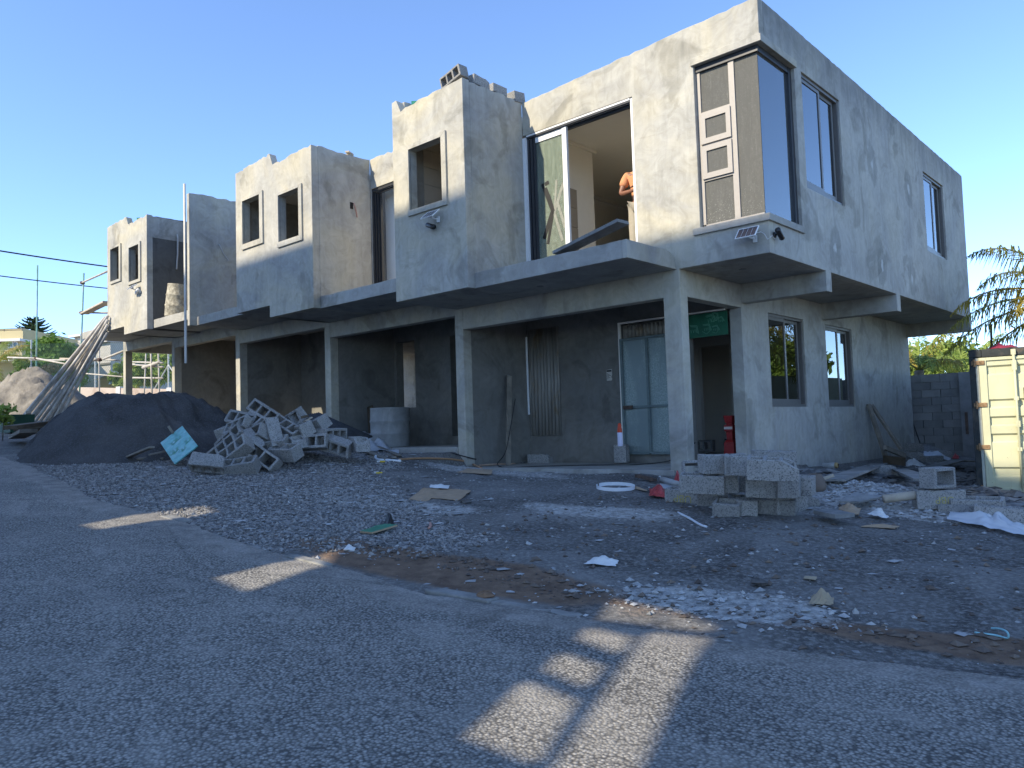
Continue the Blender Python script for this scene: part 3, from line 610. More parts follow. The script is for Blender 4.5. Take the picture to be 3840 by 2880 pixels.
# concrete edging stones sunk in the road edge
M_KERB = simple('old_kerb_concrete', (.22, .215, .20), .9, .35, 9, .4)
KR = bpy.data.objects['road']
x = -5.6; rr = random.Random(5)
while x < 1.6:
    L = rr.uniform(.42, .62)
    if rr.random() < .72:
        ya, yb = ROAD_E(x)+.05, ROAD_E(x+L)+.05; m = MB(); za, zb = gzs(x, ya)-.008, gzs(x+L, yb)-.008; w_ = rr.uniform(.09, .13); dz = rr.uniform(-.012, .012)
        j = lambda: rr.uniform(-.02, .02)
        m.add([(x+j(), ya-w_/2+j(), za-.1), (x+L-.02, yb-w_/2+j(), zb-.1), (x+L-.02+j(), yb+w_/2+j(), zb-.1), (x, ya+w_/2+j(), za-.1), (x+j(), ya-w_/2+j(), za+.02+dz), (x+L-.02+j(), yb-w_/2, zb+.02+dz), (x+L-.02, yb+w_/2+j(), zb+.02+dz), (x+j(), ya+w_/2, za+.02+dz)],
              [(0,3,2,1),(4,5,6,7),(0,1,5,4),(1,2,6,5),(2,3,7,6),(3,0,4,7)])
        m.build('kerb_stone', M_KERB, KR, bevel=.012)
    x += L
# loose stones: real geometry, joined (nobody could count them)
def stones(name, pts, sizes, mat, seed, flat=.6, lab=None):
    rs = np.random.RandomState(seed); n = len(pts)
    base = np.array([(1,0,0),(-1,0,0),(0,1,0),(0,-1,0),(0,0,1),(0,0,-1)], float)
    tri = np.array([(0,2,4),(2,1,4),(1,3,4),(3,0,4),(2,0,5),(1,2,5),(3,1,5),(0,3,5)])
    V = base[None]*(.7+.6*rs.rand(n, 6, 1)); V += (rs.rand(n, 6, 3)-.5)*.55
    V[:, :, 2] *= flat*(.6+.8*rs.rand(n, 1)); V[:, :, 0] *= (.8+.7*rs.rand(n, 1))
    a = rs.rand(n)*6.283; c, s = np.cos(a)[:, None], np.sin(a)[:, None]; vx = V[:, :, 0]*c-V[:, :, 1]*s; vy = V[:, :, 0]*s+V[:, :, 1]*c
    V = np.stack([vx, vy, V[:, :, 2]], 2)*np.asarray(sizes)[:, None, None] + np.asarray(pts)[:, None, :]
    F = (tri[None]+6*np.arange(n)[:, None, None]).reshape(-1, 3)
    me = np_mesh(name, V.reshape(-1, 3), F, mat); at = me.attributes.new('tone', 'FLOAT', 'POINT'); at.data.foreach_set('value', np.repeat(rs.rand(n), 6).astype(np.float32))
    return tag(link(name, me), lab, kind='stuff')
def stone_mat(name, a, b):
    N = NT(name); t = N.n('Attribute', attribute_name='tone').outputs['Fac']; N.set(Base_Color=N.mix(N.math('MULTIPLY', N.noise(N.pos(), 60, 3), .5), N.ramp(t, 0, 1, a, b), rgb(.1,.1,.1)), Roughness=.9); return N.m
M_GR = stone_mat('basalt_gravel', rgb(.085,.08,.076), rgb(.42,.40,.375)); M_PALE = stone_mat('broken_mortar', rgb(.22,.22,.215), rgb(.55,.545,.53)); M_EARTH = stone_mat('earth_clods', rgb(.07,.05,.04), rgb(.2,.15,.11))
rs = np.random.RandomState(3)
def scatter(n, x0, x1, y0, y1, wf, s0, s1, lift=.35, pw=2.2):
    x = rs.uniform(x0, x1, n*4); y = rs.uniform(y0, y1, n*4); k = rs.rand(n*4) < wf(x, y); x, y = x[k][:n], y[k][:n]
    s = s0+(s1-s0)*rs.rand(len(x))**pw; return np.stack([x, y, gz(x, y)+micro(x, y)+s*lift*.5], 1), s
def offroad(x, y): return (y > ROAD_EV(x)+.02) & ~((y > -.03) & (x < -1.3))
P_, s_ = scatter(26000, -10, 1.5, -6.4, -.3, lambda x, y: lot_masks(x, y)[0]*offroad(x, y), .009, .024); stones('gravel', P_, s_, M_GR, 1, .7, 'grey basalt gravel spread in front of the block pile')
P_, s_ = scatter(5200, -11, 4.5, -6.3, 1, lambda x, y: (.12+.55*lot_masks(x, y)[1])*offroad(x, y), .006, .024); stones('mortar_crumbs', P_, s_, M_PALE, 2, .55, 'pale crumbs of mortar and stone strewn over the dark lot')
P_, s_ = scatter(6500, .0, 4.5, -5.6, .9, lambda x, y: np.maximum(.4*patch(x, y, 1.75, -4.95, .85, .4, .25, .9, 7), patch(x, y, 1.35, -.4, 1.2, .75, -.2, .5, 8)), .006, .036, .5, 3); stones('rubble', P_, s_, M_PALE, 3, .6, 'heaps of pale crushed stone and mortar rubble')
P_, s_ = scatter(4200, -1.2, 4.5, -5.6, 6, lambda x, y: np.maximum(lot_masks(x, y)[2], .12)*offroad(x, y), .008, .035); stones('earth_clods', P_, s_, M_EARTH, 4, .6, 'reddish earth clods by the side wall')
P_, s_ = scatter(2600, -1.2, 2.2, .8, 9, lambda x, y: .9*offroad(x, y), .03, .13, .3, 2.5); stones('rubble', P_, s_, stone_mat('grey_rubble', rgb(.07,.07,.072), rgb(.26,.26,.255)), 5, .32, 'flat grey chunks of broken render in the side yard')
P_, s_ = scatter(420, -10, 3.5, -6.0, -.5, lambda x, y: (.1+.9*lot_masks(x, y)[0]*(vnoise(x, y, 77, 2, .8) > .45))*offroad(x, y), .02, .075, .2, 1.6); stones('mortar_flakes', P_, s_, M_PALE, 6, .16, 'thin pale flakes of broken mortar lying on the gravel')
# sand piles -------------------------------------------------------------
def heap(name, cx, cy, rx, ry, h, mat, d=.07, rot=0, seed=1, ridge=0, crag=0, lab=None, cat=None, exp=1.0, plateau=0):
    x, y, F = grid(cx-rx*1.5, cx+rx*1.5, cy-ry*1.5, cy+ry*1.5, d); c, s = math.cos(rot), math.sin(rot)
    u = ((x-cx)*c+(y-cy)*s)/rx; v = (-(x-cx)*s+(y-cy)*c)/ry; u = u/(1+ridge*.0)
    r_ = np.sqrt(u*u+v*v) + (vnoise(x, y, seed, 4, .7)-.5)*.22
    hh = h*np.clip(1-r_, -.3, 1)**1 if False else h*np.where(r_ < 1, 1-np.maximum(r_, 0)**exp, -(r_-1)*1.5)
    if plateau: hh = np.where(r_ < 1, h*np.tanh((1-r_)*1.45)/np.tanh(1.0), hh)
    hh = np.minimum(hh, h*(.88+.12*vnoise(x, y, seed+1, 2, .9)))
    z = gz(x, y) + hh + (vnoise(x, y, seed+2, 5, 1.6)-.5)*.16*h*sst(hh/h*4) + (vnoise(x, y, seed+3, 3, 6)-.5)*.06 + crag*(np.abs(vnoise(x, y, seed+4, 4, 2.2)-.5)*-1.0+.2)*sst(hh/h*3)
    z = z - .07*sst((vnoise(x, y, seed+9, 3, 2.6)-.60)*9)*sst(hh/h*5) + .05*sst((vnoise(x, y, seed+7, 3, 5)-.62)*9)*sst(hh/h*3)
    keep = (hh[F].max(1) > -.12*h); me = np_mesh(name, np.stack([x, y, z], 1), F[keep], mat, True)
    o = link(name, me); return tag(o, lab, cat)
N = NT('black_basalt_sand'); p_ = N.pos(); c_ = N.ramp(N.noise(p_, 1.1, 7, .62, .8), .3, .7, rgb(.042,.040,.040), rgb(.105,.10,.096)); c_ = N.mix(N.ramp(N.noise(p_, 40, 5, .7), .5, .8), c_, rgb(.15,.15,.155)); N.set(Base_Color=c_, Roughness=.95); N.b.inputs['Specular IOR Level'].default_value = .15
N.bump(N.noise(p_, 14, 8, .7), .8, .04); M_SAND = N.m
N = NT('tan_sand'); p_ = N.pos(); N.set(Base_Color=N.ramp(N.noise(p_, 3, 7, .65), .3, .7, rgb(.15,.135,.115), rgb(.30,.27,.225)), Roughness=.95); N.bump(N.noise(p_, 8, 8, .7), .8, .05); M_TANS = N.m
_c = (-9.341, -4.875, -2.479)
heap('sand_pile', _c[0]-.675*1.95, _c[1]+.737*1.95, 2.15, 2.0, 1.06, M_SAND, .05, R(42), 51, lab='large dark basalt sand pile in the shade beside the road', cat='sand pile', plateau=1.75)
_c = (-24.133, -1.452, -1.215)
heap('sand_pile', _c[0], _c[1], 2.6, 2.0, 1.55, M_TANS, .1, R(40), 61, crag=.9, lab='sunlit brown sand heap with a crumbling dug face near the fence', cat='sand pile')

# ------------------------------------------------------------------ surroundings
from mathutils.geometry import tessellate_polygon
# the tall block across the street: it shades the lot; an added pierced panel shapes the sun patches on the road
YB = -22.0
YS = -13.6
def back(P_, yy=None): # where the sun ray through a ground point crosses an upright plane
    yy = YS if yy is None else yy; t = (P_[1]-yy)/-SUN.y; return (P_[0]+SUN.x*t, P_[2]+SUN.z*t)
HOLES = [
 [(1.182, -5.325, -3.288), (1.534, -5.304, -3.314), (1.67, -5.607, -3.338), (1.348, -5.732, -3.319)],
 [(1.418, -5.883, -3.331), (1.729, -5.868, -3.354), (1.835, -6.148, -3.374), (1.517, -6.115, -3.349)],
 [(1.557, -6.313, -3.361), (1.85, -6.32, -3.383), (1.955, -6.607, -3.404), (1.658, -6.57, -3.38)],
 [(1.664, -6.719, -3.387), (2.001, -6.736, -3.413), (2.246, -7.304, -3.457), (1.872, -7.333, -3.43)],
 [(1.725, -5.709, -3.346), (2.021, -5.582, -3.363), (2.236, -6.227, -3.408), (2.592, -7.167, -3.477), (2.335, -7.363, -3.466), (1.915, -6.246, -3.385)],
 [(1.532, -5.255, -3.311), (1.934, -5.375, -3.347), (1.989, -5.507, -3.357), (1.698, -5.626, -3.341)],
 [(-1.194, -6.835, -3.178), (-1.251, -6.181, -3.144), (-1.332, -5.677, -3.116), (-0.935, -6.131, -3.166), (-0.7, -6.859, -3.216)],
 [(-3.995, -6.767, -2.965), (-4.18, -6.059, -2.919), (-4.21, -5.447, -2.889), (-3.747, -5.555, -2.929), (-3.672, -6.045, -2.957), (-3.612, -6.743, -2.993)],
]
AB = thing('apartment_block', 'tall plain rendered apartment block across the street casting its shade over the lot', 'building', (0, YB, -4))
zhi, zlo, xst = 1.5+.72*(-QF-YB)+.0, -1.57+.72*(0-YB), -13.15+SUN.x/-SUN.y*(-QF-YB)
hol = [[back(P_) for P_ in h] for h in HOLES]
hb = (min(a for h in hol for a, b in h)-.3, max(a for h in hol for a, b in h)+.3, min(b for h in hol for a, b in h)-.3, max(b for h in hol for a, b in h)+.3)
ox, oz = SUN.x/-SUN.y*(YS-YB), SUN.z/-SUN.y*(YS-YB); gap = (hb[0]+ox+.15, hb[1]+ox-.15, hb[2]+oz+.15, hb[3]+oz-.15)   # opening added in the block so sun reaches the pierced panel
m = MB()
for (a, b, c, d) in ((-27, xst, -6, zlo), (xst, gap[0], -6, zhi), (gap[1], 3.2, -6, zhi), (gap[0], gap[1], -6, gap[2]), (gap[0], gap[1], gap[3], zhi)): m.box((a, YB-.05, c), (b, YB, d))
M_CREAM = simple('white_block_render', (.74,.72,.67), .85, .12, 1.5)
o = m.build('street_front', M_CREAM); o.parent = AB; o.location = (0, -YB, 4)
HD = thing('sun_mask', 'added unseen pierced panel on posts that shapes sun patches on the road', 'sun_mask', (0, YS, -4)); ed = []; bm = bmesh.new()  # added unseen panel; its holes draw window-reflected sun patches as direct sun
for pl in [[(hb[0], hb[2]), (hb[1], hb[2]), (hb[1], hb[3]), (hb[0], hb[3])]]+hol:
    vv = [bm.verts.new((a, YS, b)) for a, b in pl]; ed += [bm.edges.new((vv[i], vv[(i+1) % len(vv)])) for i in range(len(vv))]
bmesh.ops.triangle_fill(bm, edges=ed, use_beauty=True); bm.verts.index_update()
m = MB(); m.add([tuple(v.co) for v in bm.verts], [[v.index for v in f.verts] for f in bm.faces]); bm.free()
o = m.build('panel', M_CREAM); o.parent = HD; o.location = (0, -YS, 4); s_ = o.modifiers.new('thick', 'SOLIDIFY'); s_.thickness = .03
for x in (hb[0]+.1, hb[1]-.1):
    m = MB(); m.box((x-.08, YS-.25, -4.2), (x+.08, YS-.06, hb[3])); o = m.build('post', M_CREAM); o.parent = HD; o.location = (0, -YS, 4)

# foliage -----------------------------------------------------------------
def leaf_mat(name, a, b, trans=.35, ta=None):
    N = NT(name); t = N.t; at = N.n('Attribute', attribute_name='tone').outputs['Fac']; col = N.ramp(at, 0, 1, a, b)
    N.set(Base_Color=col, Roughness=.5); N.b.inputs['Specular IOR Level'].default_value = .25
    tr = N.n('BsdfTranslucent', Color=ta or b); mx = N.n('MixShader', Fac=trans); out = t.nodes['Material Output']
    t.links.new(N.b.outputs[0], mx.inputs[1]); t.links.new(tr.outputs[0], mx.inputs[2]); t.links.new(mx.outputs[0], out.inputs[0]); return N.m
L_DARK = leaf_mat('mango_leaf', rgb(.05,.11,.015), rgb(.17,.28,.045)); L_MID = leaf_mat('bush_leaf', rgb(.07,.13,.025), rgb(.21,.31,.06))
L_LIME = leaf_mat('lime_leaf', rgb(.12,.19,.03), rgb(.33,.40,.09)); L_DRY = leaf_mat('dry_twig', rgb(.12,.085,.05), rgb(.26,.19,.12), .2); L_PINE = leaf_mat('pine_needle', rgb(.02,.045,.02), rgb(.07,.12,.055), .1)
L_YEL = leaf_mat('yellowing_frond', rgb(.20,.16,.03), rgb(.42,.33,.07), .4); L_GRN = leaf_mat('green_frond', rgb(.10,.12,.025), rgb(.30,.27,.06), .4)
M_BARK = simple('bark', (.10,.08,.06), .9, .4, 8, .5); M_PALMB = simple('palm_bark', (.20,.17,.13), .9, .3, 8, .5)
def leaves(name, C_, Rr, n, size, mat, seed, aspect=.5, shell=.55, squash=.85, droop=.0):
    """n leaf faces through clumps with centres C_ and radii Rr."""
    rs = np.random.RandomState(seed); C_ = np.array(C_); Rr = np.array(Rr); wgt = Rr**2/np.sum(Rr**2); k = rs.choice(len(C_), n, p=wgt)
    d = rs.normal(size=(n, 3)); d /= np.linalg.norm(d, axis=1)[:, None]; rad = (shell+(1-shell)*rs.rand(n))**1.0; rad *= 1+.18*rs.normal(size=n)
    P0 = C_[k] + d*(Rr[k]*rad)[:, None]*np.array([1, 1, squash])
    nrm = d*.6 + rs.normal(size=(n, 3))*.55 + np.array([0, 0, .45]); nrm /= np.linalg.norm(nrm, axis=1)[:, None]
    t = np.cross(nrm, rs.normal(size=(n, 3))); t /= np.linalg.norm(t, axis=1)[:, None]; t[:, 2] -= droop; b = np.cross(nrm, t); s = size*(.6+.8*rs.rand(n))[:, None]
    V = np.stack([P0-t*s, P0+b*s*aspect*.9-t*s*.1, P0+t*s, P0-b*s*aspect*.9-t*s*.1], 1).reshape(-1, 3); F = np.arange(4*n).reshape(n, 4)
    me = np_mesh(name, V, F, mat); at = me.attributes.new('tone', 'FLOAT', 'POINT'); at.data.foreach_set('value', np.repeat(np.clip(rs.rand(n)*.7+.3*rs.rand(len(C_))[k], 0, 1), 4).astype(np.float32)); return me
def tree(name, label, cat, base, h, w_, mat, n, size, seed, group=None, clumps=16, low=.25, trunk_r=.12, dep=None, squash=.85, shell=.5):
    """Tapered trunk with limbs reaching into leaf clumps; base is the foot."""
    rr = random.Random(seed); T_ = thing(name, label, cat, base, group=group); dep = dep or w_
    C_ = []; Rr = []
    for i in range(clumps):
        a = rr.uniform(0, 6.283); e = rr.uniform(-.7, 1); k = math.sqrt(max(0, 1-e*e))*rr.uniform(.45, .85); R0 = w_*rr.uniform(.14, .24)
        C_.append((math.cos(a)*k*w_/2, math.sin(a)*k*dep/2, h*(low+(1-low)*.5)+e*h*(1-low)*.40)); Rr.append(R0)
    m = MB(); top = (0, 0, h*.7); m.tube([(0, 0, -.2), (.03*w_, 0, h*.25), (-.02*w_, .02, h*.5), top], trunk_r, 8, radii=[trunk_r, trunk_r*.75, trunk_r*.5, trunk_r*.25])
    o = m.build('trunk', M_BARK, T_, True)
    m = MB()
    for c in C_[::2]:
        m.tube([(0, 0, h*rr.uniform(.2, .45)), (c[0]*.5, c[1]*.5, c[2]*.8), c], .03, 5, radii=[trunk_r*.4, trunk_r*.25, .012])
    m.build('limb', M_BARK, T_, True)
    link('crown', leaves('crown', C_, Rr, n, size, mat, seed, squash=squash, shell=shell), T_); return T_
def gbase(P_): return (P_[0], P_[1], gzs(P_[0], P_[1]))
P_ = (-59.54, 10.388, 1.747); zt = (-59.313, 10.311, 5.367)[2]
tree('broadleaf_tree', 'dense round dark green tree behind the fence right of the pine', 'tree', (P_[0], P_[1], P_[2]), zt-P_[2], 4.0, L_DARK, 9000, .17, 3, clumps=26, low=.12, shell=.6)
P_ = (-56.3, 7.939, 1.528); zt = (-56.148, 7.887, 3.953)[2]
tree('broadleaf_tree', 'lighter green bushy tree low behind the fence below the pine', 'tree', P_, zt-P_[2], 2.7, L_MID, 4500, .15, 4, clumps=16, low=.05)
P_ = (-52.035, 7.788, 1.284); zt = (-51.924, 7.75, 3.039)[2]
tree('dry_shrub', 'brown twiggy dry shrub just behind the chain link fence', 'shrub', P_, zt-P_[2], 1.5, L_DRY, 2600, .09, 5, clumps=12, low=.05)
P_ = (-52.062, 14.543, 1.384); zt = (-51.871, 14.479, 4.421)[2]
tree('leafy_hedge_tree', 'bright green leafy tree seen through the open end bay', 'tree', P_, zt-P_[2], 3.8, L_LIME, 8000, .16, 6, clumps=24, low=.04)
P_ = (-50.708, 11.718, 1.266); zt = (-50.592, 11.679, 3.121)[2]
tree('yellowish_shrub', 'yellow green shrub left of the end column behind the fence', 'shrub', P_, zt-P_[2], 1.7, L_LIME, 2600, .12, 7, clumps=10, low=.05)
P_ = (-54.0, 10.051, 1.428); zt = (-53.921, 10.025, 2.688)[2]
tree('dark_shrub', 'low dark green shrub behind the leaning poles', 'shrub', P_, zt-P_[2], 1.9, L_DARK, 1500, .12, 17, clumps=8, low=.05)
# Norfolk pine: tiers of drooping, upturned branches
P_ = (-79.513, 14.946, 4.922); zt = (-79.089, 14.924, 10.123)[2]; H_ = zt-P_[2]
NP_ = thing('norfolk_pine', 'tall dark norfolk pine with tiered branches beside the yellow house', 'tree', P_)
m = MB(); m.tube([(0,0,0), (0,0,H_*.6), (0,0,H_)], .15, 7, radii=[.2, .12, .03]); m.build('trunk', M_BARK, NP_, True)
rr = random.Random(9); V_, F_ = [], []; brm = MB()
for t_i in range(17):
    z = H_*(.12+.84*t_i/17); L = (1-t_i/17.5)**.85*3.3+.35
    for k in range(6):
        a = k*1.047+t_i*.4+rr.uniform(-.15, .15); ca, sa = math.cos(a), math.sin(a); pts = [(ca*L*u, sa*L*u, z-.10*L*math.sin(u*2.2)+.22*L*u*u*1.3) for u in (0, .35, .7, 1.0)]
        brm.tube(pts, .03, 4, radii=[.05, .035, .025, .01])
        for i in range(26):
            u = .12+.88*i/26; c = [np.interp(u, (0, .35, .7, 1), [q_[j] for q_ in pts]) for j in range(3)]; l_ = .30*(1.15-u*.6)
            for sd in (-1, 1):
                b = len(V_); dx, dy = -sa*sd, ca*sd; V_ += [(c[0], c[1], c[2]), (c[0]+ca*l_*.7+dx*l_, c[1]+sa*l_*.7+dy*l_, c[2]+.10), (c[0]+ca*l_*.5+dx*l_*.4, c[1]+sa*l_*.5+dy*l_*.4, c[2]+.16)]; F_.append((b, b+1, b+2))
brm.build('branch', M_BARK, NP_)
me = np_mesh('needles', V_, F_, L_PINE); at = me.attributes.new('tone', 'FLOAT', 'POINT'); at.data.foreach_set('value', np.random.RandomState(1).rand(len(V_)).astype(np.float32)); link('needles', me, NP_)
# palms: arched fronds whose leaflets hang
def frond(L, az, el, curve, mat, seed, nl=46, lw=.035, ll=.55, hang=1.2):
    rr = random.Random(seed); pts = []; p_ = Vector((0,0,0)); e = el; st = L/14
    for i in range(15): pts.append(p_.copy()); d = Vector((math.cos(az)*math.cos(e), math.sin(az)*math.cos(e), math.sin(e))); p_ = p_+d*st; e -= curve/14*(.5+i/9)
    m = MB(); m.tube(pts, .02, 5, radii=[.03-.0018*i for i in range(15)]); tone = [.9]*len(m.v)
    for i in range(nl):
        u = .14+.86*(i+.5)/nl; k = min(13, int(u*14)); fpt = pts[k].lerp(pts[k+1], u*14-k); t = (pts[k+1]-pts[k]).normalized(); sd = Vector((-math.sin(az), math.cos(az), 0))
        for s in (-1, 1):
            l_ = ll*math.sin(math.pi*min(1, .18+u*.86))**.7*rr.uniform(.75, 1.1)+.06; dr = (sd*s*rr.uniform(.5, .9)+t*rr.uniform(.5, .9)+Vector((0,0,rr.uniform(-.2, .3)))).normalized()
            mid = fpt+dr*l_*.5+Vector((0,0,-.05*hang*l_)); end = fpt+dr*l_*(.85-.3*hang*.3)+Vector((rr.uniform(-.06,.06),rr.uniform(-.06,.06),-.42*hang*l_)); wv = t*lw*rr.uniform(.7, 1.2)
            b = len(m.v); m.v += [tuple(fpt-wv*.4), tuple(fpt+wv*.4), tuple(mid+wv*.5), tuple(mid-wv*.5), tuple(end)]; m.f += [(b, b+1, b+2, b+3), (b+3, b+2, b+4)]; m.mi += [0, 0]; tone += [rr.random()]*5
    me = m.me('frond', mat); at = me.attributes.new('tone', 'FLOAT', 'POINT'); at.data.foreach_set('value', np.array(tone, np.float32)); return me
def palm(label, crown, zfoot, n, L, mats, seed, name='coconut_palm', az0=0, els=(-.5, 1.2), curve=(1.0, 1.7), trunk=.14, ll=.55, nl=46, azr=None, hang=1.2):
    T_ = thing(name, label, 'palm tree', (crown[0], crown[1], zfoot)); h = crown[2]-zfoot; rr = random.Random(seed)
    m = MB(); m.tube([(.25, .1, -.2), (.12, .05, h*.4), (.03, 0, h*.8), (0, 0, h)], trunk, 10, radii=[trunk*1.3, trunk, trunk*.85, trunk*.9]); m.build('trunk', M_PALMB, T_, True)
    for i in range(n):
        az = az0+i*2.399+rr.uniform(-.2, .2) if azr is None else rr.uniform(*azr); el = els[0]+(els[1]-els[0])*((i*.618) % 1)
        link('frond', frond(L*rr.uniform(.85, 1.1), az, el, rr.uniform(*curve), mats[i % len(mats)], seed*50+i, ll=ll, nl=nl, hang=hang), T_, loc=(0, 0, h))
    return T_
PC = (2.076, 9.194, 0.025); PT = palm('coconut palm with drooping yellow green fronds reaching in from the right', PC, -3.6, 9, 2.7, [L_YEL, L_GRN, L_GRN], 3, az0=5.2, azr=(4.6, 9.0))
for i, (az, el, cv, L_) in enumerate(((3.95, .95, 1.3, 2.6), (4.1, .62, 1.25, 2.5), (3.75, .40, 1.1, 2.5), (4.0, .12, .75, 2.9), (3.8, -.06, .75, 2.9), (4.3, .28, 1.3, 2.3), (3.6, -.35, .6, 2.4))):
    link('frond', frond(L_, az, el, cv, [L_GRN, L_GRN, L_YEL][i % 3], 700+i, nl=58, ll=.62, lw=.03, hang=1.5), PT, loc=(0, 0, PC[2]+3.6))
palm('yellow fronded coconut palm in the neighbouring yard behind the block wall to the right', (5.2, 18.6, 1.6), -3.7, 17, 3.0, [L_YEL, L_YEL, L_GRN], 5, az0=.4)
palm('low dark green palm beside the yard wall to the right', (7.6, 24.0, -.4), -3.7, 13, 2.4, [L_MID], 6, name='fan_palm', els=(.1, 1.2))
PC = (-53.39, 5.06, 2.931)
palm('yellow green palm at the left edge behind the fence', PC, PC[2]-3.5, 15, 3.0, [L_YEL, L_LIME, L_LIME], 7, els=(-.2, 1.2), ll=.7)
PC = (-2.487, 15.268, -0.81)
palm('young palm with upright yellow green fronds above the block wall beside the building', PC, -3.4, 11, 2.2, [L_LIME, L_YEL], 8, name='young_palm', els=(.3, 1.25), curve=(.8, 1.3))
PC = (-2.014, 18.428, -0.957)
palm('young palm above the block wall close to the container', PC, -3.4, 10, 2.0, [L_LIME], 18, name='young_palm', els=(.3, 1.25), curve=(.8, 1.3))
P_ = (-4.014, 23.564, -3.228); zt = (-3.759, 23.478, 0.831)[2]
tree('leafy_bush_tree', 'loose bright green leafy tree behind the grey block wall', 'tree', (P_[0], P_[1], -3.3), zt+3.3, 3.6, L_LIME, 6500, .11, 21, clumps=22, low=.35, shell=.35, squash=.8)
P_ = (-4.958, 24.059, -3.235); zt = (-4.729, 23.981, 0.417)[2]
tree('leafy_bush_tree', 'smaller green bush behind the block wall next to the building corner', 'tree', (P_[0], P_[1], -3.3), zt+3.3, 2.0, L_MID, 2600, .10, 22, clumps=12, low=.35, shell=.35)
tree('broadleaf_tree', 'broad dark green tree in the neighbouring yard far to the right', 'tree', (3.9, 16.4, -3.7), 4.3, 2.6, L_MID, 4500, .15, 23, clumps=20, low=.3)
# grey block wall with its courses, and the pillar beside the container
M_BLK = NT('wall_block'); _p = M_BLK.pos(); _c = M_BLK.ramp(M_BLK.noise(_p, 2.5, 7, .65, .5), .3, .7, rgb(.12,.12,.118), rgb(.26,.258,.25)); _r = M_BLK.rand(); _c = M_BLK.mix(.5, _c, M_BLK.ramp(_r, 0, 1, rgb(.13,.13,.13), rgb(.27,.267,.26))); M_BLK.set(Base_Color=_c, Roughness=.95); M_BLK.bump(M_BLK.noise(_p, 60, 4, .7), .5, .006); M_BLK = M_BLK.m
M_MORT = simple('mortar', (.17,.168,.16), .95, .2, 12, .4)
BW = thing('block_wall', 'unrendered grey concrete block wall closing the side yard behind the building', 'wall', (-2.2, 12.5, -3.1))
m = MB(); m.box((-.4, .03, -.3), (9.0, .17, 2.02)); m.build('mortar_bed', M_MORT, BW)
bk = MB(); bk.box((0, 0, 0), (.44, .19, .185)); bme = bk.me('block', M_BLK); rr = random.Random(2)
for r_ in range(11):
    for c_ in range(20 if r_ else 20):
        xx = -.4+c_*.45+(.225 if r_ % 2 else 0)
        if xx > 8.5: continue
        o = link('block', bme, BW, loc=(xx+rr.uniform(-.004, .004), rr.uniform(-.012, .006), -.12+r_*.194), rot=(0, 0, rr.uniform(-.008, .008)))
m = MB(); m.box((1.38, -.06, -.3), (1.72, .0, 2.02)); m.build('pillar', simple('rough_render', (.22,.22,.222), .9, .25, 3, .4), BW)
m = MB(); m.box((1.47, -.085, .48), (1.53, -.062, 1.02)); m.build('batten', simple('rust_batten', (.12,.08,.06), .8, .3, 6), BW)
# side boundary wall reflected in the ground floor windows
NB = MB(); NB.box((11.5, -4, -4.2), (11.7, 22, -1.9)); tag(NB.build('boundary_wall', M_PLD), 'grey rendered boundary wall along the far side of the yard', 'wall')
# pink wall with pilasters and tall chain-link fence on the left
FA_, FB_ = Vector((-55.593, 5.951, 0.515)), Vector((-40.487, 10.349, -0.519)); dv = (FB_-FA_); dv.z = 0; ul = dv.normalized(); Lf = dv.length
FW = thing('boundary_wall', 'long pinkish rendered boundary wall with pale pilasters below the chain link fence', 'wall', FA_-Vector((0, 0, .3)), (0, 0, math.atan2(ul.y, ul.x)))
M_PINK = simple('pink_beige_render', (.42,.345,.285), .9, .06, .8, dirt=(.30,.22,.17), dscale=.9); M_PIL = simple('pale_grey_pilaster', (.52,.51,.49), .85, .08, 2)
slope = (FB_.z-FA_.z)/Lf; 
def wz(x): return .3+slope*x
x = -14.0
while x < Lf+12:
    a, b = x, x+3.92
    m = MB(); m.prism([(a, wz(a)-1.0), (b, wz(b)-1.0), (b, wz(b)+1.31), (a, wz(a)+1.31)], lambda u, z: (u, 0, z), lambda u, z: (u, .15, z)); m.build('wall_panel', M_PINK, FW)
    m = MB(); m.prism([(b+.005, wz(b)-1), (b+.355, wz(b)-1), (b+.355, wz(b)+1.38), (b+.005, wz(b)+1.38)], lambda u, z: (u, -.05, z), lambda u, z: (u, .2, z)); m.build('pilaster', M_PIL, FW)
    x += 4.28
CF = thing('chain_link_fence', 'tall green chain link fence on braced posts above the pink wall', 'fence', FA_-Vector((0, 0, .3)), (0, 0, math.atan2(ul.y, ul.x)))
M_WIRE = simple('green_wire', (.16,.24,.17), .5, .1, 20); M_POST = simple('galvanised_post', (.42,.42,.41), .5, .1, 10, metal=.3)
x = -13
m = MB(); hgt = 2.7
for i in range(230):
    x = -13+i*.185
    for s_ in (1, -1):
        xa = x; xb = x+s_*hgt*.9
        if abs(s_) and -13 < xb < Lf+14: m.tube([(xa, .07, wz(xa)+1.35), (xb, .07, wz(xb)+1.35+hgt)], .007, 3, False)
m.build('wire_mesh', M_WIRE, CF)
M_MET = M_POST
for x in (-9.2, -3.6, 3.1, 9.3, 15.6, 21.0, 26.5):
    m = MB(); m.tube([(x, .1, wz(x)+1.3), (x, .1, wz(x)+1.3+3.0)], .045, 7); m.build('post', M_POST, CF)
    if x in (3.1, 15.6, -9.2):
        for s_ in (-1, 1):
            if s_ > 0 and x < 10: continue
            m = MB(); m.tube([(x, .1, wz(x)+2.7), (x+s_*1.2, .1, wz(x)+1.3)], .04, 6); m.build('brace', M_POST, CF)
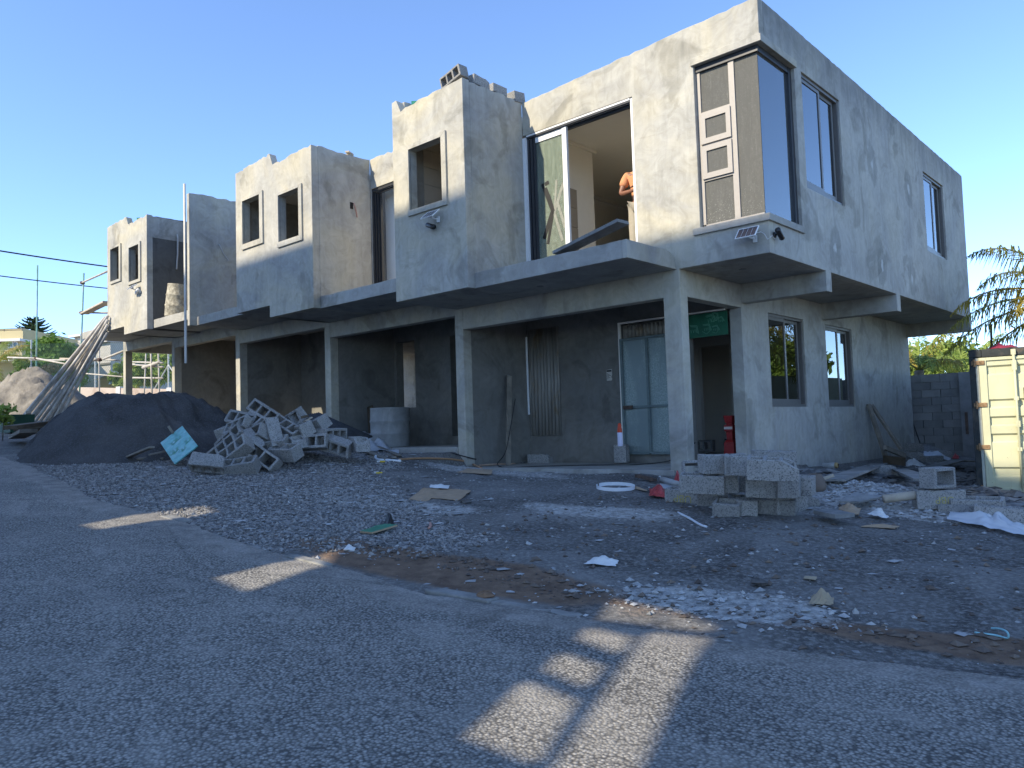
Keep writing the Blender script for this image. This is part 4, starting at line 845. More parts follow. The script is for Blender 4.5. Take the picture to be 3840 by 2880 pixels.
# far houses -------------------------------------------------------------
def window_part(par, x, z, w_, h_, y, fr, gl, mull=1, rails=0):
    m = MB(); t = .07
    for a, b, c, d in ((x, x+w_, z, z+t), (x, x+w_, z+h_-t, z+h_), (x, x+t, z+t, z+h_-t), (x+w_-t, x+w_, z+t, z+h_-t)): m.box((a, y-.06, c), (b, y+.02, d))
    for i in range(mull): m.box((x+w_*(i+1)/(mull+1)-t/2, y-.05, z+t), (x+w_*(i+1)/(mull+1)+t/2, y+.01, z+h_-t))
    for i in range(rails): zz = z+h_*.68; m.box((x+t, y-.045, zz), (x+w_-t, y+.005, zz+t*.8))
    o = m.build('window', fr, par); g = MB(); g.box((x+t*.6, y-.012, z+t*.6), (x+w_-t*.6, y-.006, z+h_-t*.6)); g.build('pane', gl, o); return o
M_YEL = simple('yellow_house_paint', (.52,.43,.24), .85, .05, 1); M_HWHITE = simple('white_house_paint', (.66,.65,.62), .8, .05, 1); M_HGREY = simple('grey_house_render', (.40,.385,.36), .85, .08, 1)
M_DKG = simple('dark_house_glass', (.03,.045,.06), .1, .1, 5, spec=.8); M_BLG = simple('curtained_house_glass', (.22,.30,.36), .15, .1, 5, spec=.8)
dep = 62; k = dep/1710.  # metres per display pixel at that depth
O_ = Vector((-66.901, 8.882, 4.321)); E_ = Vector((-65.54, 10.131, 4.262)); ax = (E_-O_); ax.z = 0; hd = math.atan2(ax.y, ax.x)
YH = thing('yellow_house', 'pale yellow flat roofed house with a white eave and water tank', 'house', O_, (0, 0, hd)); u_ = 62/1710
def hx(px, rf=0): return (px-rf)*u_
m = MB(); m.box((-9, .0, -4), (hx(47), 8, hx(74-5+6))); m.build('wall', M_YEL, YH)
m = MB(); m.box((-9.3, -.5, hx(46)), (hx(51), 8.2, hx(51.5))); m.build('eave', M_HWHITE, YH)
m = MB(); m.box((-9, -.05, hx(51.6)), (hx(50), .12, hx(69))); m.box((hx(47), .13, hx(51.6)), (hx(50), 8, hx(68.5))); m.build('parapet', M_YEL, YH)
m = MB()
for zz in (hx(71.5), hx(74.5)): m.tube([(-9, 0, zz), (hx(50), 0, zz)], .025, 5)
for i in range(8): m.tube([(hx(50)-.1-i*1.4, 0, hx(69)), (hx(50)-.1-i*1.4, 0, hx(74.5))], .02, 5)
m.build('roof_railing', M_ALUD, YH)
m = MB(); m.lathe([(0, 0), (.22, 0), (.25, .1), (.25, .2), (.2, .28), (.1, .32), (0, .33)], 16, Matrix.Translation((hx(34), 1.0, hx(69)))); m.build('water_tank', simple('beige_tank', (.5,.46,.40), .6, .1, 3), YH, True)
window_part(YH, hx(18), hx(33), hx(21), hx(13), 0, M_HWHITE, M_DKG, 1)
m = MB(); m.lathe([(0, 0), (.25, 0), (.28, .12), (.2, .2), (0, .2)], 10, Matrix.Translation((hx(9), -.05, hx(42)))); m.build('lamp', M_RUSTY, YH, True)
m = MB()
for i in range(60): m.box((-6+i*.14, -1.2, hx(6)), (-5.975+i*.14, -1.17, hx(21)))
m.box((-6, -1.22, hx(21)), (2.2, -1.15, hx(22))); m.build('balcony_railing', M_ALUD, YH)
m = MB(); m.box((-9, -1.4, hx(1)), (2.4, -.01, hx(5.6))); m.build('balcony', M_HWHITE, YH)
O_ = Vector((-71.689, 15.464, 3.042)); E_ = Vector((-63.939, 17.158, 2.597)); ax = (E_-O_); ax.z = 0; hd = math.atan2(ax.y, ax.x); u_ = 68/1710
GH = thing('grey_house', 'pale grey two storey flat roofed house behind the leaning poles', 'house', O_, (0, 0, hd))
m = MB(); m.box((hx(4), 0, -3), (hx(150), 9, hx(84))); m.build('wall', M_HGREY, GH)
m = MB(); m.box((hx(0), -.35, hx(84.2)), (hx(152), 9.2, hx(90))); m.build('eave', M_HGREY, GH)
m = MB(); m.box((-hx(6), .6, hx(86)), (hx(26), 5, hx(108))); m.build('stair_tower', M_HGREY, GH)
m = MB(); m.box((-hx(13), .2, hx(108.2)), (hx(30), 5.4, hx(112))); m.build('tower_roof', M_HWHITE, GH)
m = MB(); m.box((hx(0), -.12, hx(36)), (hx(152), -.003, hx(40))); m.build('band', M_ALU, GH)
window_part(GH, hx(43), hx(56), hx(30), hx(25), 0, M_HWHITE, M_BLG, 2, 1)
window_part(GH, hx(40), hx(4), hx(34), hx(23), 0, M_HWHITE, M_DKG, 2)
window_part(GH, hx(21), hx(97), hx(5), hx(6), .6, M_HWHITE, M_DKG, 0)
m = MB(); m.box((hx(0), -.1, hx(90.2)), (hx(8), .5, hx(93))); m.box((hx(12), -.1, hx(90.2)), (hx(22), .5, hx(94))); m.build('roof_vent', M_HWHITE, GH)
P_ = Vector((-58.718, 13.82, 2.207)); SH = thing('orange_shed', 'small orange walled shed with a pale roof behind the fence', 'shed', P_, (0, 0, hd))
m = MB(); m.box((-1.2, 0, -1), (1.0, 2, .55)); m.build('wall', simple('orange_paint', (.42,.24,.09), .8, .1, 2), SH)
m = MB(); m.prism([(-1.6, .5), (1.2, .85), (1.2, .93), (-1.6, .58)], lambda x, z: (x, -.2, z), lambda x, z: (x, 2.2, z)); m.build('roof', M_HWHITE, SH)
m = MB(); m.box((.2, -.03, 0.05), (.7, -.002, .4)); m.build('window', M_DKG, SH)
P_ = Vector((-9.238, 38.882, 0.18)); O2 = P_
BH = thing('beige_house', 'plain beige house wall peeking out beside the building corner', 'house', P_, (0, 0, R(35)))
m = MB(); m.box((-4, 0, -3), (.33, 6, 1.75)); m.build('wall', simple('beige_paint', (.55,.49,.40), .85, .06, 1.5), BH)
m = MB(); m.box((-4, .3, 1.752), (-.08, 5.5, 2.6)); m.build('roof_screen', simple('grey_louvre', (.28,.28,.29), .6, .2, 30), BH)
# overhead cables
def cable(label, a, b, sag, r_, name='overhead_cable'):
    a, b = Vector(a), Vector(b); m = MB(); m.tube([a.lerp(b, t/24)-Vector((0, 0, sag*4*(t/24)*(1-t/24))) for t in range(25)], r_, 5); tag(m.build(name, M_TAPE), label, 'cable')
cable('upper black overhead cable left of the building', (-35.314, -0.402, 6.448), (-35.672, 7.423, 6.37), .05, .035)
cable('lower black overhead cable left of the building', (-35.384, -0.378, 5.338), (-35.736, 7.445, 5.344), .05, .026)
cable('thin overhead cable behind the right hand palm', (-5.98, 34.799, 3.68), (-1.784, 38.57, 4.528), .1, .02)

# ------------------------------------------------------------------ concrete blocks
N = NT('concrete_block'); p_ = N.pos(obj=True); r_ = N.rand()
c_ = N.ramp(N.noise(p_, 9, 6, .65), .3, .7, rgb(.24,.23,.215), rgb(.40,.385,.36)); c_ = N.mix(.45, c_, N.ramp(r_, 0, 1, rgb(.20,.195,.185), rgb(.42,.405,.38)))
c_ = N.mix(N.ramp(N.noise(p_, 75, 3, .8), .5, .62), c_, rgb(.11,.11,.11)); c_ = N.mix(N.math('MULTIPLY', N.ramp(N.noise(p_, 110, 2, .6), .62, .68), .7), c_, rgb(.46,.455,.44))
N.set(Base_Color=c_, Roughness=.95); N.b.inputs['Specular IOR Level'].default_value = .12; N.bump(N.noise(p_, 85, 5, .75), .9, .008); M_CB = N.m
def block_me(L=.45, W=.2, H=.19, cells=3, seed=1, broken=False, rough=.0025):
    """Hollow concrete block: face shells, webs and open cells in one skin, edges worn."""
    rr = random.Random(seed); t = .032; w_ = .03; cw = (L-2*w_-(cells-1)*.028)/cells
    xs = [-L/2]; x = -L/2+w_
    for i in range(cells): xs += [x, x+cw]; x += cw+.028
    xs.append(L/2); ys = [-W/2, -W/2+t, W/2-t, W/2]; bm = bmesh.new(); nx, ny = len(xs), 4; V = {}
    for s, z in ((0, -H/2), (1, H/2)):
        for i in range(nx):
            for j in range(ny):
                sh = .006 if s == 0 and 0 < j < 3 else 0; yy = ys[j]+(sh if j == 1 else -sh if j == 2 else 0)
                V[s, i, j] = bm.verts.new((xs[i]+rr.uniform(-rough, rough), yy+rr.uniform(-rough, rough), z+rr.uniform(-rough, rough)))
    hole = lambda i, j: j == 1 and i % 2 == 1
    for i in range(nx-1):
        for j in range(ny-1):
            if hole(i, j):
                a, b, c, d = (i, j), (i+1, j), (i+1, j+1), (i, j+1)
                for e, f in ((a, b), (b, c), (c, d), (d, a)): bm.faces.new((V[0, *e], V[0, *f], V[1, *f], V[1, *e]))
            else:
                bm.faces.new((V[1, i, j], V[1, i+1, j], V[1, i+1, j+1], V[1, i, j+1])); bm.faces.new((V[0, i, j], V[0, i, j+1], V[0, i+1, j+1], V[0, i+1, j]))
    for i in range(nx-1):
        for j in (0, ny-1):
            q_ = (V[0, i, j], V[0, i+1, j], V[1, i+1, j], V[1, i, j]); bm.faces.new(q_ if j == 0 else q_[::-1])
    for j in range(ny-1):
        for i in (0, nx-1):
            q_ = (V[0, i, j], V[0, i, j+1], V[1, i, j+1], V[1, i, j]); bm.faces.new(q_ if i else q_[::-1])
    bmesh.ops.recalc_face_normals(bm, faces=bm.faces)
    if broken:
        for v in bm.verts:
            if v.co.x > L*.22 and v.co.z > 0: v.co.z -= rr.uniform(.03, .09)*((v.co.x-L*.2)/(L*.3)); v.co.x -= rr.uniform(0, .03)
    ed = [e for e in bm.edges if len(e.link_faces) == 2 and e.calc_face_angle() > 1.0 and (abs(abs(e.verts[0].co.x)-L/2) < .02 or abs(abs(e.verts[0].co.y)-W/2) < .02)]
    bmesh.ops.bevel(bm, geom=ed, offset=.006, segments=1, affect='EDGES')
    me = bpy.data.meshes.new('concrete_block'); bm.to_mesh(me); bm.free(); me.materials.append(M_CB); return me
BM = {'a': block_me(seed=1), 'b': block_me(seed=2, cells=2), 'c': block_me(seed=3, broken=True), 'h': block_me(L=.27, cells=1, seed=4), 'd': block_me(L=.44, W=.15, cells=3, seed=6), 'k': block_me(seed=7, rough=.006, broken=True), 's': block_me(L=.33, cells=2, seed=8)}
def blk(k, loc, rot, label, group=None, sc=1.0):
    o = link('concrete_block', BM[k], loc=loc, rot=rot); o.scale = (sc, sc, sc); return tag(o, label, 'concrete block', group)
M_YPAINT = simple('yellow_stencil_paint', (.40,.34,.13), .8, .3, 30)
PG = 'loose heap of concrete blocks beside the sand pile'
for k, loc, rot, lab in (
 ('k', (-6.443, -4.292, -2.497), (-0.612, 0.131, 0.749), 'solid faced block with a chipped corner at the near left foot of the heap'),
 ('a', (-6.163, -3.975, -2.563), (0.5, -0.123, 0.684), 'nearest block of the heap sitting level with three cells facing up'),
 ('a', (-6.414, -3.902, -2.342), (0.983, -0.6, 0.58), 'steeply tilted block with three dark cells facing left'),
 ('b', (-6.184, -3.598, -2.454), (1.121, 0.575, 0.475), 'toppled block with two big open cells facing the viewer'),
 ('b', (-6.115, -3.283, -2.389), (0.42, 0.016, 0.21), 'level block with two open cells at the right front of the heap'),
 ('a', (-6.749, -3.893, -2.327), (-2.116, -0.658, 0.696), 'block leaning flat side up behind the chipped solid one'),
 ('k', (-6.835, -3.732, -2.178), (-2.033, -0.689, 0.559), 'rough block lying slanted on the left slope of the heap'),
 ('k', (-6.525, -3.582, -2.247), (-1.297, 0.586, 0.14), 'rough grey block wedged in the middle between tilted ones'),
 ('a', (-6.473, -3.293, -2.265), (0.493, -0.062, 0.638), 'long level block with cells up behind the two front ones'),
 ('d', (-6.462, -3.274, -2.102), (1.653, 1.12, -0.039), 'upright thin block with three cells seen from the side'),
 ('b', (-6.682, -3.455, -2.121), (1.057, -0.25, 0.174), 'tilted block with a wide open cell left of the upright one'),
 ('k', (-6.828, -3.309, -1.941), (-2.298, 0.323, 0.118), 'squat rough block below the topmost one'),
 ('c', (-6.954, -3.134, -1.785), (-2.061, 0.566, 0.599), 'topmost block of the heap lying slanted with its rough side up'),
 ('k', (-7.064, -3.427, -1.891), (-2.105, 0.205, 0.428), 'broken rough block high on the left of the heap'),
 ('c', (-6.96, -3.545, -1.996), (-2.168, -0.25, 0.174), 'rough block under the broken one on the left'),
 ('a', (-6.579, -2.985, -2.037), (0.519, 0.492, 0.359), 'tilted block with three cells facing up right of the upright one'),
 ('b', (-6.45, -2.779, -2.059), (0.431, -0.037, -0.227), 'block with one large open cell near the right top of the heap'),
 ('k', (-6.827, -2.725, -1.893), (2.018, -0.375, 0.109), 'solid looking block at the back of the heap under the wall shadow'),
 ('a', (-6.459, -2.519, -2.0), (0.511, -0.241, -0.012), 'block carrying splintered wood at the right top of the heap'),
 ('k', (-6.38, -2.947, -2.25), (0.175, -0.035, -0.297), 'block seen end on in the lower right middle of the heap'),
 ('c', (-6.185, -2.738, -2.253), (-1.782, -0.032, 0.494), 'large solid sided block at the lower right of the heap'),
 ('d', (-6.203, -2.407, -2.129), (-1.628, 0.014, -1.36), 'flat lying block with small cells facing right beside the tarp'),
 ('k', (-5.946, -2.477, -2.32), (-1.274, 0.306, 0.433), 'slumped block at the right foot of the heap'),
 ('c', (-5.758, -2.216, -2.303), (-0.003, 0.066, -0.365), 'rightmost block of the heap next to the white tarp'),
 ('a', (-6.795, -3.455, -2.379), (0.37, -0.055, 0.541), 'block buried in the front middle of the heap'),
 ('k', (-6.964, -3.141, -2.095), (0.486, -0.159, 0.412), 'half hidden block in the core of the heap'),
 ('a', (-6.791, -2.851, -2.22), (0.444, 0.256, 0.431), 'half hidden block low in the back of the heap'),
 ('k', (-6.728, -2.563, -2.215), (0.451, -0.056, 0.417), 'half hidden block behind the lower right blocks'),
 ('c', (-7.284, -3.513, -2.051), (0.324, -0.151, 0.177), 'half hidden block at the left back of the heap'),
 ): blk(k, loc, rot, lab, PG, 1.1)
SG = 'concrete blocks stacked beside the corner column'
Y0 = R(42.56)
def stk(k, loc, rot, lab): return blk(k, loc, rot, lab, SG)
A1 = stk('a', (-0.269, -1.865, -2.965), (0.081, 0.06, 0.119), 'bottom left block of the stack with yellow stencilled letters')
stk('s', (0.052, -1.875, -2.985), (0.115, 0.047, 0.452), 'bottom block right of the lettered one')
stk('s', (0.106, -1.623, -2.95), (0.037, -0.038, 1.848), 'bottom block half hidden behind the two small front ones')
stk('h', (0.442, -2.296, -3.035), (0.26, 0.082, 0.241), 'small open topped block standing in front of the stack')
stk('b', (0.485, -2.065, -3.02), (0.017, -0.056, 2.252), 'block with its two cells one behind the other beside the front one')
stk('a', (0.731, -1.903, -3.03), (0.131, 0.05, 0.38), 'bottom right block of the stack with cells up')
stk('k', (0.778, -1.369, -3.03), (0.047, 0.049, 0.406), 'rightmost low block of the stack with faint yellow paint')
stk('a', (0.805, -1.756, -3.0), (0.044, -0.0, 1.249), 'bottom block at the back right of the stack')
stk('b', (0.188, -2.324, -2.77), (0.122, 0.05, 0.397), 'middle row block on the left with open cells on top')
stk('k', (0.348, -2.042, -2.765), (0.018, -0.044, 1.975), 'middle row block seen end on')
stk('s', (0.47, -1.986, -2.77), (0.075, 0.049, 0.406), 'middle row block at the centre')
stk('a', (0.838, -2.18, -2.8), (0.133, 0.048, 0.433), 'middle row block on the right with open cells on top')
stk('k', (0.996, -2.08, -2.79), (0.02, -0.042, 1.931), 'middle row block at the far right seen end on')
stk('s', (0.975, -1.855, -2.8), (0.042, 0.057, 0.202), 'middle row block lying farthest right')
stk('s', (0.31, -2.249, -2.575), (0.04, 0.026, 0.842), 'top row block on the left end')
stk('k', (0.528, -2.256, -2.57), (0.013, -0.046, 2.02), 'top row block seen end on')
stk('s', (0.773, -2.455, -2.575), (0.064, 0.052, 0.345), 'top row block in the centre')
stk('c', (1.15, -2.766, -2.59), (0.114, 0.049, 0.415), 'top row block on the right with a rough face')
stk('a', (0.496, -1.301, -2.575), (0.049, 0.039, 0.623), 'top row block at the back lying along the wall')
# broken scrap of block beside the column
blk('h', (-0.507, -1.28, -2.7), (R(80), 0, Y0-.1), 'broken half block with a dark hole against the corner column', SG)
lt = text_obj('UBP', .12, M_YPAINT, Matrix.Translation((-.01, -.102, 0)) @ Matrix.Rotation(R(90), 4, 'X') @ Matrix.Rotation(R(180), 4, 'Z'), A1)
# parapet blocks on the near box
TG = 'concrete blocks left on the parapet of the near box'
blk('a', (-4.40, -1.27, 3.335), (R(90), R(-14), R(0)), 'tilted hollow block on the front corner of the near box parapet', TG)
blk('k', (-4.21, -.92, 3.30), (R(0), R(4), R(90)), 'second block back on the side parapet of the near box', TG, .8)
blk('b', (-4.21, -.50, 3.31), (0, 0, R(90)), 'third block back on the side parapet of the near box', TG, .72)
blk('h', (-4.21, -.05, 3.31), (0, R(-6), R(90)), 'rearmost block on the side parapet near the upper front wall', TG, .95)
# blocks in the side yard
RG = 'concrete blocks left in the side yard'
def yard(k, P_, h, yaw, lab, tilt=(0, 0), sc=1.0): return blk(k, (P_[0], P_[1], gzs(P_[0], P_[1])+h), (R(tilt[0]), R(tilt[1]), R(yaw)), lab, RG, sc)
Y1 = yard('a', (1.98, -0.763, -3.095), .095, 30, 'block with yellow stencilled letters carrying another block')
yard('h', (1.98, -0.763, -3.095), .31, 62, 'block with its square cell facing right on the lettered block', (90, 0), 1.05)
text_obj('UBP', .10, M_YPAINT, Matrix.Translation((.03, -.102, 0)) @ Matrix.Rotation(R(90), 4, 'X') @ Matrix.Rotation(R(180), 4, 'Z'), Y1)
yard('k', (-0.399, 5.047, -3.177), .1, 40, 'single block on the soil near the leaning timber frame')
for z_, l_ in ((.095, 'lower block of the pair stacked at the foot of the side wall'), (.29, 'upper block of the pair stacked at the foot of the side wall')): yard('k', (-1.171, 9.602, -3.125), z_, 20, l_)
yard('k', (-0.948, 10.98, -3.159), .1, 35, 'lone block lying before the block wall')
yard('a', (-0.77, 9.499, -3.172), .05, 55, 'low block sunk beside the stacked pair')
yard('b', (2.326, -0.737, -3.154), .08, 5, 'open celled block behind the white plastic sheet', (8, 0))
yard('a', (2.565, -0.967, -3.209), .08, 12, 'dark block right of the open celled one by the sheet', (0, 4))
yard('k', (2.701, -0.878, -3.22), .08, 25, 'rightmost dark block at the frame edge')
yard('c', (2.203, -0.774, -3.137), .0, 15, 'half buried block at the corner of the white plastic sheet')
# blocks in the garage
blk('h', (-3.441, 1.483, -2.62), (0, R(90), R(20)), 'short block standing on end beside the steel door', None, 1.12)
blk('a', (-2.839, 3.1, -2.552), (R(90), 0, R(12)), 'block with three cells facing out inside the dark rear room')
blk('k', (-5.315, 1.564, -2.72), (0, 0, R(15)), 'block at the foot of the corrugated sheet in the near garage')

# ------------------------------------------------------------------ people
M_SKIN = simple('brown_skin', (.22,.10,.06), .5, .1, 10, spec=.4); M_HAIR = simple('black_hair', (.012,.010,.009), .6, .3, 60, .6)
M_ORANGE = simple('orange_cotton', (.62,.27,.13), .9, .08, 12, .2); M_KHAKI = simple('khaki_cotton', (.36,.32,.25), .9, .12, 14, .3); M_BLUE = simple('pale_blue_cotton', (.36,.50,.58), .9, .12, 14, .3)
M_GLOVE = simple('white_glove', (.6,.6,.58), .8, .1, 20); M_SHOE = simple('dark_shoe', (.05,.045,.04), .7, .2, 10); M_EYE = simple('eye_white', (.7,.7,.68), .3, .05, 10)
def skin(name, J, E_, mat, parent, root=0, sub=2, grow=0.0):
    """One continuous surface grown over a skeleton: J = list of (x, y, z, radius_x, radius_y)."""
    me = bpy.data.meshes.new(name); me.from_pydata([j[:3] for j in J], E_, []); o = bpy.data.objects.new(name, me); COL.objects.link(o)
    sk = o.modifiers.new('skin', 'SKIN'); sk.use_smooth_shade = True; sk.branch_smoothing = .6
    for i, j in enumerate(J):
        v = me.skin_vertices[0].data[i]; v.radius = (j[3]+grow, (j[4] if len(j) > 4 else j[3])+grow); v.use_root = (i == root)
    ss = o.modifiers.new('sub', 'SUBSURF'); ss.levels = ss.render_levels = sub
    dg = bpy.context.evaluated_depsgraph_get(); nm = bpy.data.meshes.new_from_object(o.evaluated_get(dg)); bpy.data.objects.remove(o); nm.name = name
    nm.materials.clear(); nm.materials.append(mat); nm.polygons.foreach_set('use_smooth', [True]*len(nm.polygons)); return link(name, nm, parent)
def chain(J, E_, pts, a=None):
    for q_ in pts: J.append(q_); n = len(J)-1; (E_.append((a, n)) if a is not None else None); a = n
    return a
def hand(J, E_, w_, d, up, a):
    """Palm, four unequal bent fingers and a thumb leaving its side."""
    d = Vector(d).normalized(); up = Vector(up); up = (up-d*up.dot(d)).normalized(); s = d.cross(up); w_ = Vector(w_)
    pm = w_+d*.055; pi = chain(J, E_, [tuple(pm)+(.034, .018)], a)
    for k, (o_, l_) in enumerate(((-.030, .062), (-.010, .072), (.010, .068), (.029, .054))):
        b = pm+s*o_+d*.030; chain(J, E_, [tuple(b)+(.010,), tuple(b+d*l_*.5-up*.008)+(.009,), tuple(b+d*l_*.85-up*.028)+(.0075,)], pi)
    b = w_+d*.025-s*.03; chain(J, E_, [tuple(b)+(.012,), tuple(b+d*.03-s*.022)+(.010,), tuple(b+d*.06-s*.02-up*.01)+(.008,)], pi)
def head(P_, c, yaw, pitch=0, hair=M_HAIR):
    """Skull with jaw, nose, ears, eyes and mouth; hair as a cap of its own."""
    m = MB(); n, k = 18, 14; Mh = Matrix.Translation(c) @ Euler((pitch, 0, yaw)).to_matrix().to_4x4()
    def shape(th, ph, f=1.0):
        x = math.sin(th)*math.cos(ph); y = math.sin(th)*math.sin(ph); z = math.cos(th); jaw = 1-.28*max(0, -z)**1.3
        vx = .078*x*jaw; vy = .098*y*(1-.1*max(0, -z)); vz = .118*z
        if y < -.5: vy -= .006*(1-abs(z))
        nose = math.exp(-((x/.16)**2+((z+.12)/.22)**2))*(y < 0); vy -= .026*nose
        return Vector((vx*f, vy*f, vz*f))
    for i in range(k+1):
        for j in range(n): m.v.append(tuple(Mh @ shape(math.pi*i/k, 2*math.pi*j/n)))
    for i in range(k):
        for j in range(n): m.f.append((i*n+j, (i+1)*n+j, (i+1)*n+(j+1) % n, i*n+(j+1) % n)); m.mi.append(0)
    for sx in (-1, 1): m.lathe([(0, -.012), (.024, -.008), (.026, .004), (.012, .010), (0, .010)], 8, Mh @ Matrix.Translation((sx*.077, .005, -.01)) @ Matrix.Rotation(R(90), 4, 'Y') @ Matrix.Scale(1.3, 4, (1, 0, 0)))
    h = m.build('head', M_SKIN, P_, True)
    m = MB()
    for sx in (-1, 1): m.lathe([(0, -.010), (.010, -.005), (.012, 0), (.010, .005), (0, .010)], 8, Mh @ Matrix.Translation((sx*.03, -.092, .008)))
    m.build('eyes', M_EYE, h, True)
    m = MB(); m.box((-.024, -.100, -.055), (.024, -.094, -.047), Mh); m.build('mouth', M_ORANGE if False else M_SKIN, h)
    m = MB(); rr = random.Random(3)
    for i in range(9):
        for j in range(n):
            ph = 2*math.pi*j/n; lim = .60 if math.sin(ph) < -.3 else 1.0; th = math.pi*.62*lim*i/8; v = shape(th, ph, 1.09+rr.uniform(-.03, .05)); m.v.append(tuple(Mh @ v))
    for i in range(8):
        for j in range(n): m.f.append((i*n+j, (i+1)*n+j, (i+1)*n+(j+1) % n, i*n+(j+1) % n)); m.mi.append(0)
    m.build('hair', hair, P_, True); return h
def person(label, loc, yaw, Jt, shirt, trousers, gloves=False, hp=(0, 0), group=None):
    """Jt: dict of joints in the person's own frame (facing -y)."""
    P_ = thing('person', label, 'person', loc, (0, 0, yaw)); g = lambda k: Jt[k]
    J, E_ = [], []; pel = chain(J, E_, [g('pelvis')+(.13, .10)]); sp = chain(J, E_, [g('waist')+(.125, .09), g('chest')+(.15, .105)], pel); nk = chain(J, E_, [g('neck')+(.058,), g('skull')+(.06,)], sp)
    for s in 'lr':
        sh = chain(J, E_, [g('sh'+s)+(.062,), g('el'+s)+(.043,), g('wr'+s)+(.029, .024)], sp)
        wr, el = Vector(g('wr'+s)), Vector(g('el'+s)); hand(J, E_, wr, wr-el, g('hup'+s) if 'hup'+s in Jt else (0, 0, 1), sh)
        chain(J, E_, [g('hip'+s)+(.088,), g('kn'+s)+(.058,), g('an'+s)+(.038,), g('toe'+s)+(.036,)], pel)
    skin('body', J, E_, M_SKIN, P_)
    J, E_ = [], []; a = chain(J, E_, [g('pelvis')+(.14, .105), g('waist')+(.138, .102), g('chest')+(.165, .12)]); chain(J, E_, [g('neck')[:2]+(g('neck')[2]-.04,)+(.075,)], a)
    for s in 'lr':
        sh, el = Vector(g('sh'+s)), Vector(g('el'+s)); chain(J, E_, [tuple(sh)+(.078,), tuple(sh.lerp(el, .68))+(.068,)], a)
    skin('shirt', J, E_, shirt, P_, grow=.008)
    J, E_ = [], []; a = chain(J, E_, [g('pelvis')+(.145, .11)])
    for s in 'lr':
        kn, an = Vector(g('kn'+s)), Vector(g('an'+s)); chain(J, E_, [g('hip'+s)+(.105,), tuple(kn)+(.082,), tuple(kn.lerp(an, .85))+(.07,)], a)
    skin('trousers', J, E_, trousers, P_, grow=.004)
    for s in 'lr':
        J, E_ = [], []; an, to = Vector(g('an'+s)), Vector(g('toe'+s)); chain(J, E_, [tuple(an+(an-to)*.25-Vector((0,0,.02)))+(.045,), tuple(an.lerp(to, .5))+(.05,), tuple(to)+(.044,)]); skin('shoe', J, E_, M_SHOE, P_)
        if gloves:
            J, E_ = [], []; wr, el = Vector(g('wr'+s)), Vector(g('el'+s)); a = chain(J, E_, [tuple(wr)+(.034, .028)]); hand(J, E_, wr, wr-el, g('hup'+s) if 'hup'+s in Jt else (0,0,1), a); skin('glove', J, E_, M_GLOVE, P_, grow=.003)
    sk_ = Vector(g('skull')); head(P_, tuple(sk_+Vector((0, -.012, .03))), hp[1], hp[0]); return P_
stand = dict(pelvis=(0,0,.95), waist=(0,.01,1.10), chest=(0,0,1.32), neck=(0,.005,1.50), skull=(0,-.01,1.60), shl=(.19,0,1.43), shr=(-.19,0,1.43), elr=(-.285,-.06,1.13), wrr=(-.06,-.20,1.12), ell=(.285,-.06,1.13), wrl=(.06,-.24,1.15),
    hipl=(.095,0,.90), hipr=(-.095,0,.90), knl=(.105,-.02,.49), knr=(-.105,-.02,.49), anl=(.11,.01,.09), anr=(-.11,.01,.09), toel=(.13,-.13,.045), toer=(-.13,-.13,.045))
person('standing person in an orange t-shirt and khaki trousers with crossed arms behind the doorway jamb', (-2.20, .45, .24), R(18), stand, M_ORANGE, M_KHAKI, hp=(.1, .2))
crouch = dict(pelvis=(0,.10,.33), waist=(0,.02,.44), chest=(0,-.12,.60), neck=(0,-.22,.73), skull=(0,-.28,.80), shl=(.18,-.14,.66), shr=(-.18,-.14,.66), ell=(.20,-.30,.42), wrl=(.16,-.34,.17), elr=(-.24,-.34,.48), wrr=(-.22,-.56,.36),
    hipl=(.10,.08,.31), hipr=(-.10,.08,.31), knl=(.20,-.28,.42), knr=(-.20,-.28,.42), anl=(.14,-.06,.09), anr=(-.14,-.06,.09), toel=(.16,-.22,.045), toer=(-.16,-.22,.045), hupl=(0,-1,.2), hupr=(0,0,1))
PP = (-15.882, -0.78, 1.372)
person('crouching person in pale blue shirt and white gloves beside the drum on the balcony', (PP[0]+.05, -.62, .862), R(-60), crouch, M_BLUE, M_KHAKI, True, hp=(-.45, .1))

# ------------------------------------------------------------------ things on and around the building
M_TIMB = simple('weathered_timber', (.21,.185,.15), .85, .3, 5, .3); M_PLY = simple('grey_site_board', (.20,.198,.19), .85, .25, 6, .3, dirt=(.36,.355,.34)); M_PALEW = simple('pale_timber', (.42,.36,.28), .8, .2, 6, .2)
M_BRNW = simple('brown_board', (.10,.075,.05), .85, .3, 5, .3); M_PVC = simple('white_pvc', (.66,.68,.70), .4, .05, 8, spec=.5); M_PVCG = simple('grey_pvc', (.35,.345,.33), .5, .15, 8)
def board(name, label, cat, a, b, w_, t, mat, up=(0,0,1), group=None):
    m = MB(); a = Vector(a); b = Vector(b); L = (b-a).length; M = MB(); M.plank(a, b, w_, t, up); return tag(M.build(name, mat, bevel=.003), label, cat, group)
